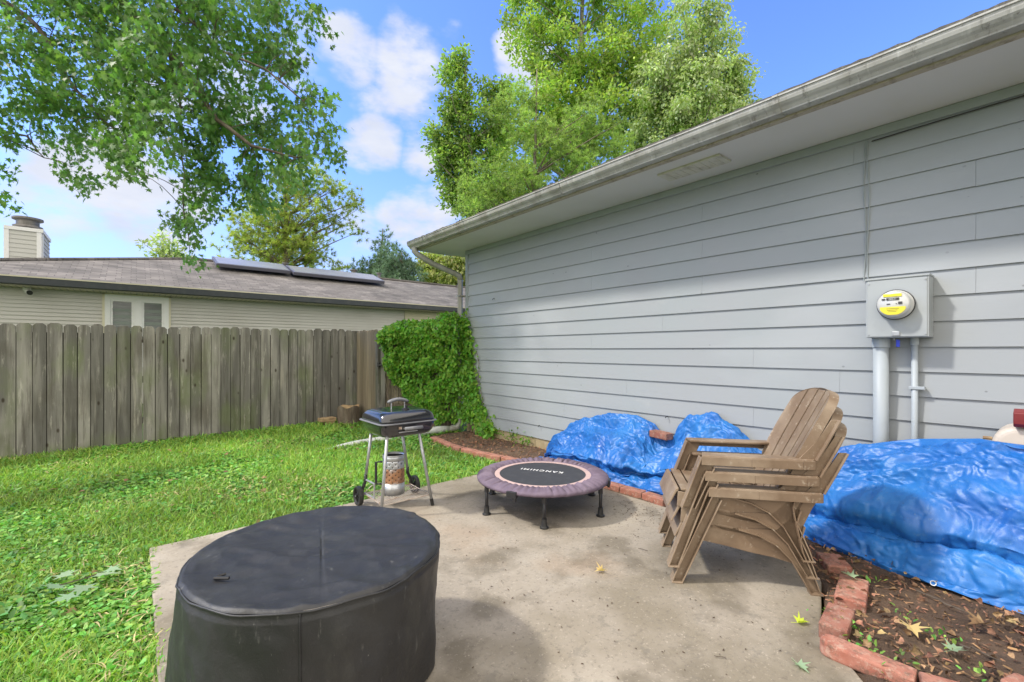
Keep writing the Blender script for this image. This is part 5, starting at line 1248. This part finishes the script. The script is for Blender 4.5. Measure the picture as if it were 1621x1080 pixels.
# big trees behind the house
x, y = foot(792, 15)
tree('tree', 'narrow leafy tree left of the tall bright tree beyond the house roof', 'tree', (x, y, tuple(W(735, 100, 15))),
     [B(728, 110, 15, 20, 34), B(722, 170, 15, 34, 36), B(712, 230, 15, 38, 40), B(735, 300, 15, 28, 30), B(740, 280, 15, 40, 45), B(770, 220, 15, 38, 50), B(790, 160, 15.3, 28, 34), B(745, 330, 15, 30, 30), B(800, 300, 15, 60, 60)], 420, 31000, .26, (.08, .15), T_LEAF, m_treeA, m_bark_grey, .16, 'trees beyond the house roof', nbr=60)
x, y = foot(925, 19)
tree('tree', 'tallest bright green tree in the middle beyond the house roof', 'tree', (x, y, tuple(W(930, -120, 19))),
     [B(850, 20, 19, 62, 60), B(935, -20, 19, 80, 70), B(1010, 30, 19, 52, 62), B(870, 95, 19, 55, 45), B(960, 95, 18.5, 75, 55), B(1020, 130, 19, 55, 60), B(900, 170, 18.5, 65, 60), B(980, 200, 18.5, 75, 60), B(850, 150, 19, 35, 40), B(830, 210, 19, 60, 60), B(900, 240, 19, 70, 50), B(830, -80, 19, 70, 70), B(1000, -100, 19, 80, 70)],
     620, 56000, .36, (.10, .20), T_LEAF, m_treeB, m_bark_grey, .24, 'trees beyond the house roof', nbr=110)
x, y = foot(1115, 17)
tree('tree', 'grey green tree with drooping leaves at the right beyond the house roof', 'tree', (x, y, tuple(W(1110, -10, 17))),
     [B(1105, 45, 17, 48, 42), B(1070, 110, 17, 55, 50), B(1135, 100, 17, 48, 50), B(1165, 125, 17, 26, 34), B(1110, 170, 17, 65, 50), B(1060, 200, 17, 60, 50), B(1165, 180, 17, 32, 34), B(1040, 150, 17, 40, 40)],
     400, 33000, .32, (.09, .16), T_LEAF, m_treeC, m_bark_grey, .2, 'trees beyond the house roof', droop=.7, nbr=70)
x, y = foot(850, 12.5)
tree('pine_tree', 'soft bright green pine just above the gutter beyond the roof', 'pine tree', (x, y, tuple(W(850, 110, 12.5))),
     [B(820, 165, 12.5, 32, 30), B(850, 230, 12.5, 55, 34), B(800, 290, 12.5, 60, 32), B(900, 250, 12.5, 55, 36), B(760, 320, 12.5, 34, 24), B(850, 300, 12.5, 70, 30), B(950, 230, 12.5, 50, 34), B(925, 190, 12.5, 40, 30)],
     260, 3400, .26, (.09, .15), T_NEEDLE, m_pine_b, m_bark, .10, 'trees beyond the house roof', kind='needle', nbr=30)
# trees beyond the neighbour's roof
x, y = foot(440, 24)
def layered_pine():
    bl = []
    for px, py, rx, ry in [(485, 268, 26, 9), (450, 282, 40, 11), (520, 300, 30, 10), (480, 312, 50, 12), (548, 325, 30, 10), (420, 320, 40, 14), (500, 345, 40, 12), (450, 350, 50, 16), (395, 350, 40, 18), (540, 355, 22, 8), (420, 385, 50, 20), (480, 380, 45, 16), (380, 385, 30, 20), (500, 405, 40, 14), (440, 412, 55, 18), (530, 425, 18, 8)]:
        bl.append(B(px, py, 24, rx, ry))
    tree('pine_tree', 'broad yellow green pine with layered branches beyond the neighbouring roof', 'pine tree', (x, y, tuple(W(450, 265, 24))), bl, 300, 3200, .42, (.17, .28), T_NEEDLE, m_pine_y, m_bark, .28, 'trees beyond the neighbouring house', kind='needle', nbr=130)
layered_pine()
x, y = foot(606, 27)
tree('spruce_tree', 'slim grey green spruce with bare pointed top', 'spruce tree', (x, y, tuple(W(606, 362, 27))),
     [B(606, 378, 27, 6, 12), B(604, 400, 27, 16, 12), B(604, 420, 27, 26, 14), B(600, 440, 27, 34, 16), B(570, 430, 27, 14, 12)], 130, 1100, .34, (.16, .26), T_NEEDLE, m_spruce, m_bark, .2, 'trees beyond the neighbouring house', kind='needle', nbr=60)
x, y = foot(640, 23)
tree('conifer', 'rounded blue green conifer beside the slim spruce', 'conifer', (x, y, tuple(W(636, 400, 23))),
     [B(632, 415, 23, 24, 16), B(640, 435, 23, 28, 18), B(615, 438, 23, 24, 14), B(650, 450, 23, 20, 12)], 110, 1200, .34, (.14, .22), T_NEEDLE, m_spruce, m_bark, .15, 'trees beyond the neighbouring house', kind='needle', nbr=40)
x, y = foot(695, 26)
tree('willow_tree', 'pale yellow green willow next to the downspout', 'willow tree', (x, y, tuple(W(695, 385, 26))),
     [B(680, 415, 26, 26, 22), B(710, 420, 26, 30, 26), B(735, 410, 26, 30, 30), B(690, 445, 26, 34, 18), B(725, 450, 26, 30, 16), B(760, 430, 26, 30, 30)], 130, 12000, .42, (.12, .24), T_LEAF, m_willow, m_bark_grey, .2, 'trees beyond the neighbouring house', droop=1.0, nbr=70)
x, y = foot(262, 20)
tree('young_tree', 'thin treetop peeking above the neighbouring ridge', 'tree', (x, y, tuple(W(258, 372, 20))),
     [B(258, 385, 20, 12, 14), B(268, 400, 20, 16, 12), B(236, 396, 20, 7, 10), B(275, 408, 20, 30, 14)], 30, 1500, .3, (.1, .2), T_LEAF, m_treeC, m_bark_grey, .06, 'trees beyond the neighbouring house', nbr=20)

# the maple overhead
def maple():
    base = Vector((-4.6, 6.0, 0)); t = thing('maple_tree', 'large maple whose leafy limbs hang into view at upper left', 'maple tree', base)
    off = np.array(base)
    bl = [(40, 40, 60), (60, 120, 62), (150, 40, 62), (150, 120, 66), (240, 50, 62), (240, 130, 62), (330, 40, 62), (325, 120, 60), (415, 45, 52), (420, 115, 50), (465, 80, 30), (485, 160, 30), (100, 200, 50), (175, 195, 52), (110, 250, 26), (130, 280, 20),
          (255, 205, 42), (330, 190, 50), (400, 185, 50), (455, 205, 40), (500, 215, 26), (515, 245, 20), (345, 245, 46), (415, 250, 46), (470, 270, 34), (350, 300, 34), (420, 300, 34), (295, 290, 26), (290, 330, 22), (292, 365, 22), (305, 395, 17), (320, 340, 18),
          (25, 190, 34), (5, 262, 10), (3, 322, 7), (205, 262, 22), (190, 235, 30), (520, 155, 12), (490, 35, 20), (-80, 60, 80), (-80, 180, 60), (-150, 100, 90), (440, 0, 40), (300, -30, 60), (150, -40, 80), (200, -120, 90), (350, -110, 70), (20, -100, 90)]
    P = []; C = []; tone = []; Dn = []
    for i, (px, py, r) in enumerate(bl):
        ncl = max(2, int((r / 12) ** 2 * 1.5))
        for k in range(ncl):
            a = random.uniform(0, 2 * math.pi); q = math.sqrt(random.random()) * r * 1.02
            D = 5.6 + 1.5 * random.random() + .6 * math.sin(px * .02)
            c = W(px + q * math.cos(a), py + q * math.sin(a), D); C.append(c)
    C = np.array([tuple(c) for c in C]); k = len(C)
    cnt = RNG.integers(15, 40, k); idx = np.repeat(np.arange(k), cnt)
    # drooping sprays: leaves along a short hanging twig
    tw = rdir(k) * [1, 1, .25] + [.25, -.1, -.55]; tw /= np.linalg.norm(tw, axis=1, keepdims=True)
    s = RNG.uniform(-.5, .5, len(idx)); Ls = RNG.uniform(.22, .42, k)
    P = C[idx] + tw[idx] * (s * Ls[idx])[:, None] + RNG.normal(size=(len(idx), 3)) * .065
    n = len(P)
    Yd = tw[idx] * .6 + rdir(n) * .6 + [0, 0, -.55]; Zn = np.tile([0, 0, 1.], (n, 1)) + RNG.normal(size=(n, 3)) * .6
    tone = RNG.random(k); r = np.clip(.55 * RNG.random(n) + .45 * tone[idx], 0, 1)
    scatter('crown', P - off, Yd, Zn, RNG.uniform(.05, .095, n), T_MAPLE, m_maple, r, t)
    mb = MB(); o = Vector(off)
    limb(mb, (0, 0, -.1), (.3, 0, 3.2), .3, .2, .02, 12)
    def path(pxs, r0, r1, n=7):
        pts = [W(a, b, D) - o for a, b, D in pxs]
        # smooth
        sm = []
        for i in range(len(pts) - 1):
            for f in (0, .33, .66): sm.append(pts[i].lerp(pts[i + 1], f) + Vector((random.uniform(-.02, .02),) * 3))
        sm.append(pts[-1]); m = len(sm); mb.tube(sm, [r0 + (r1 - r0) * i / (m - 1) for i in range(m)], n); return sm
    T = Vector((.3, 0, 3.0))
    J = W(-60, -150, 6.6) - o; limb(mb, T, J, .18, .09, .05, 10)
    main = []
    s1 = [J] ; 
    A1 = path([(-60, -150, 6.6), (120, -60, 6.4), (235, 45, 6.3), (270, 85, 6.2), (312, 140, 6.1), (345, 190, 6.0), (400, 230, 6.0), (470, 250, 6.0)], .075, .012); main += A1
    A2 = path([(235, 45, 6.3), (205, 20, 6.4), (190, 50, 6.3), (200, 90, 6.3)], .02, .008); main += A2
    A3 = path([(240, -80, 6.2), (262, 5, 6.1), (310, 38, 6.0), (350, 80, 6.0), (420, 110, 5.9), (480, 160, 5.9)], .032, .008); main += A3
    A4 = path([(-60, -150, 6.6), (0, 0, 6.6), (60, 40, 6.6), (105, 120, 6.5), (160, 190, 6.4), (220, 235, 6.3)], .05, .008); main += A4
    A5 = path([(270, 85, 6.2), (285, 170, 6.2), (290, 250, 6.2), (292, 330, 6.1), (300, 395, 6.1)], .018, .004); main += A5
    A6 = path([(-200, 100, 6.8), (-20, 205, 6.7), (45, 215, 6.6), (70, 250, 6.5)], .03, .006); main += A6; limb(mb, T, W(-200, 100, 6.8) - o, .1, .03, .05, 8) if False else None
    A7 = path([(270, 85, 6.2), (275, 130, 6.2), (280, 120, 6.2)], .018, .004)
    Mn = np.array([tuple(p) for p in main])
    for c in C[RNG.permutation(len(C))[:420]]:
        cc = c - off; dd = np.linalg.norm(Mn - cc, axis=1); j = int(dd.argmin())
        if dd[j] < .75: limb(mb, Mn[j], cc, .007, .002, .16, 4, sag=.04, seg=5)
    mb.build('trunk', m_bark, t, smooth=True)
maple()
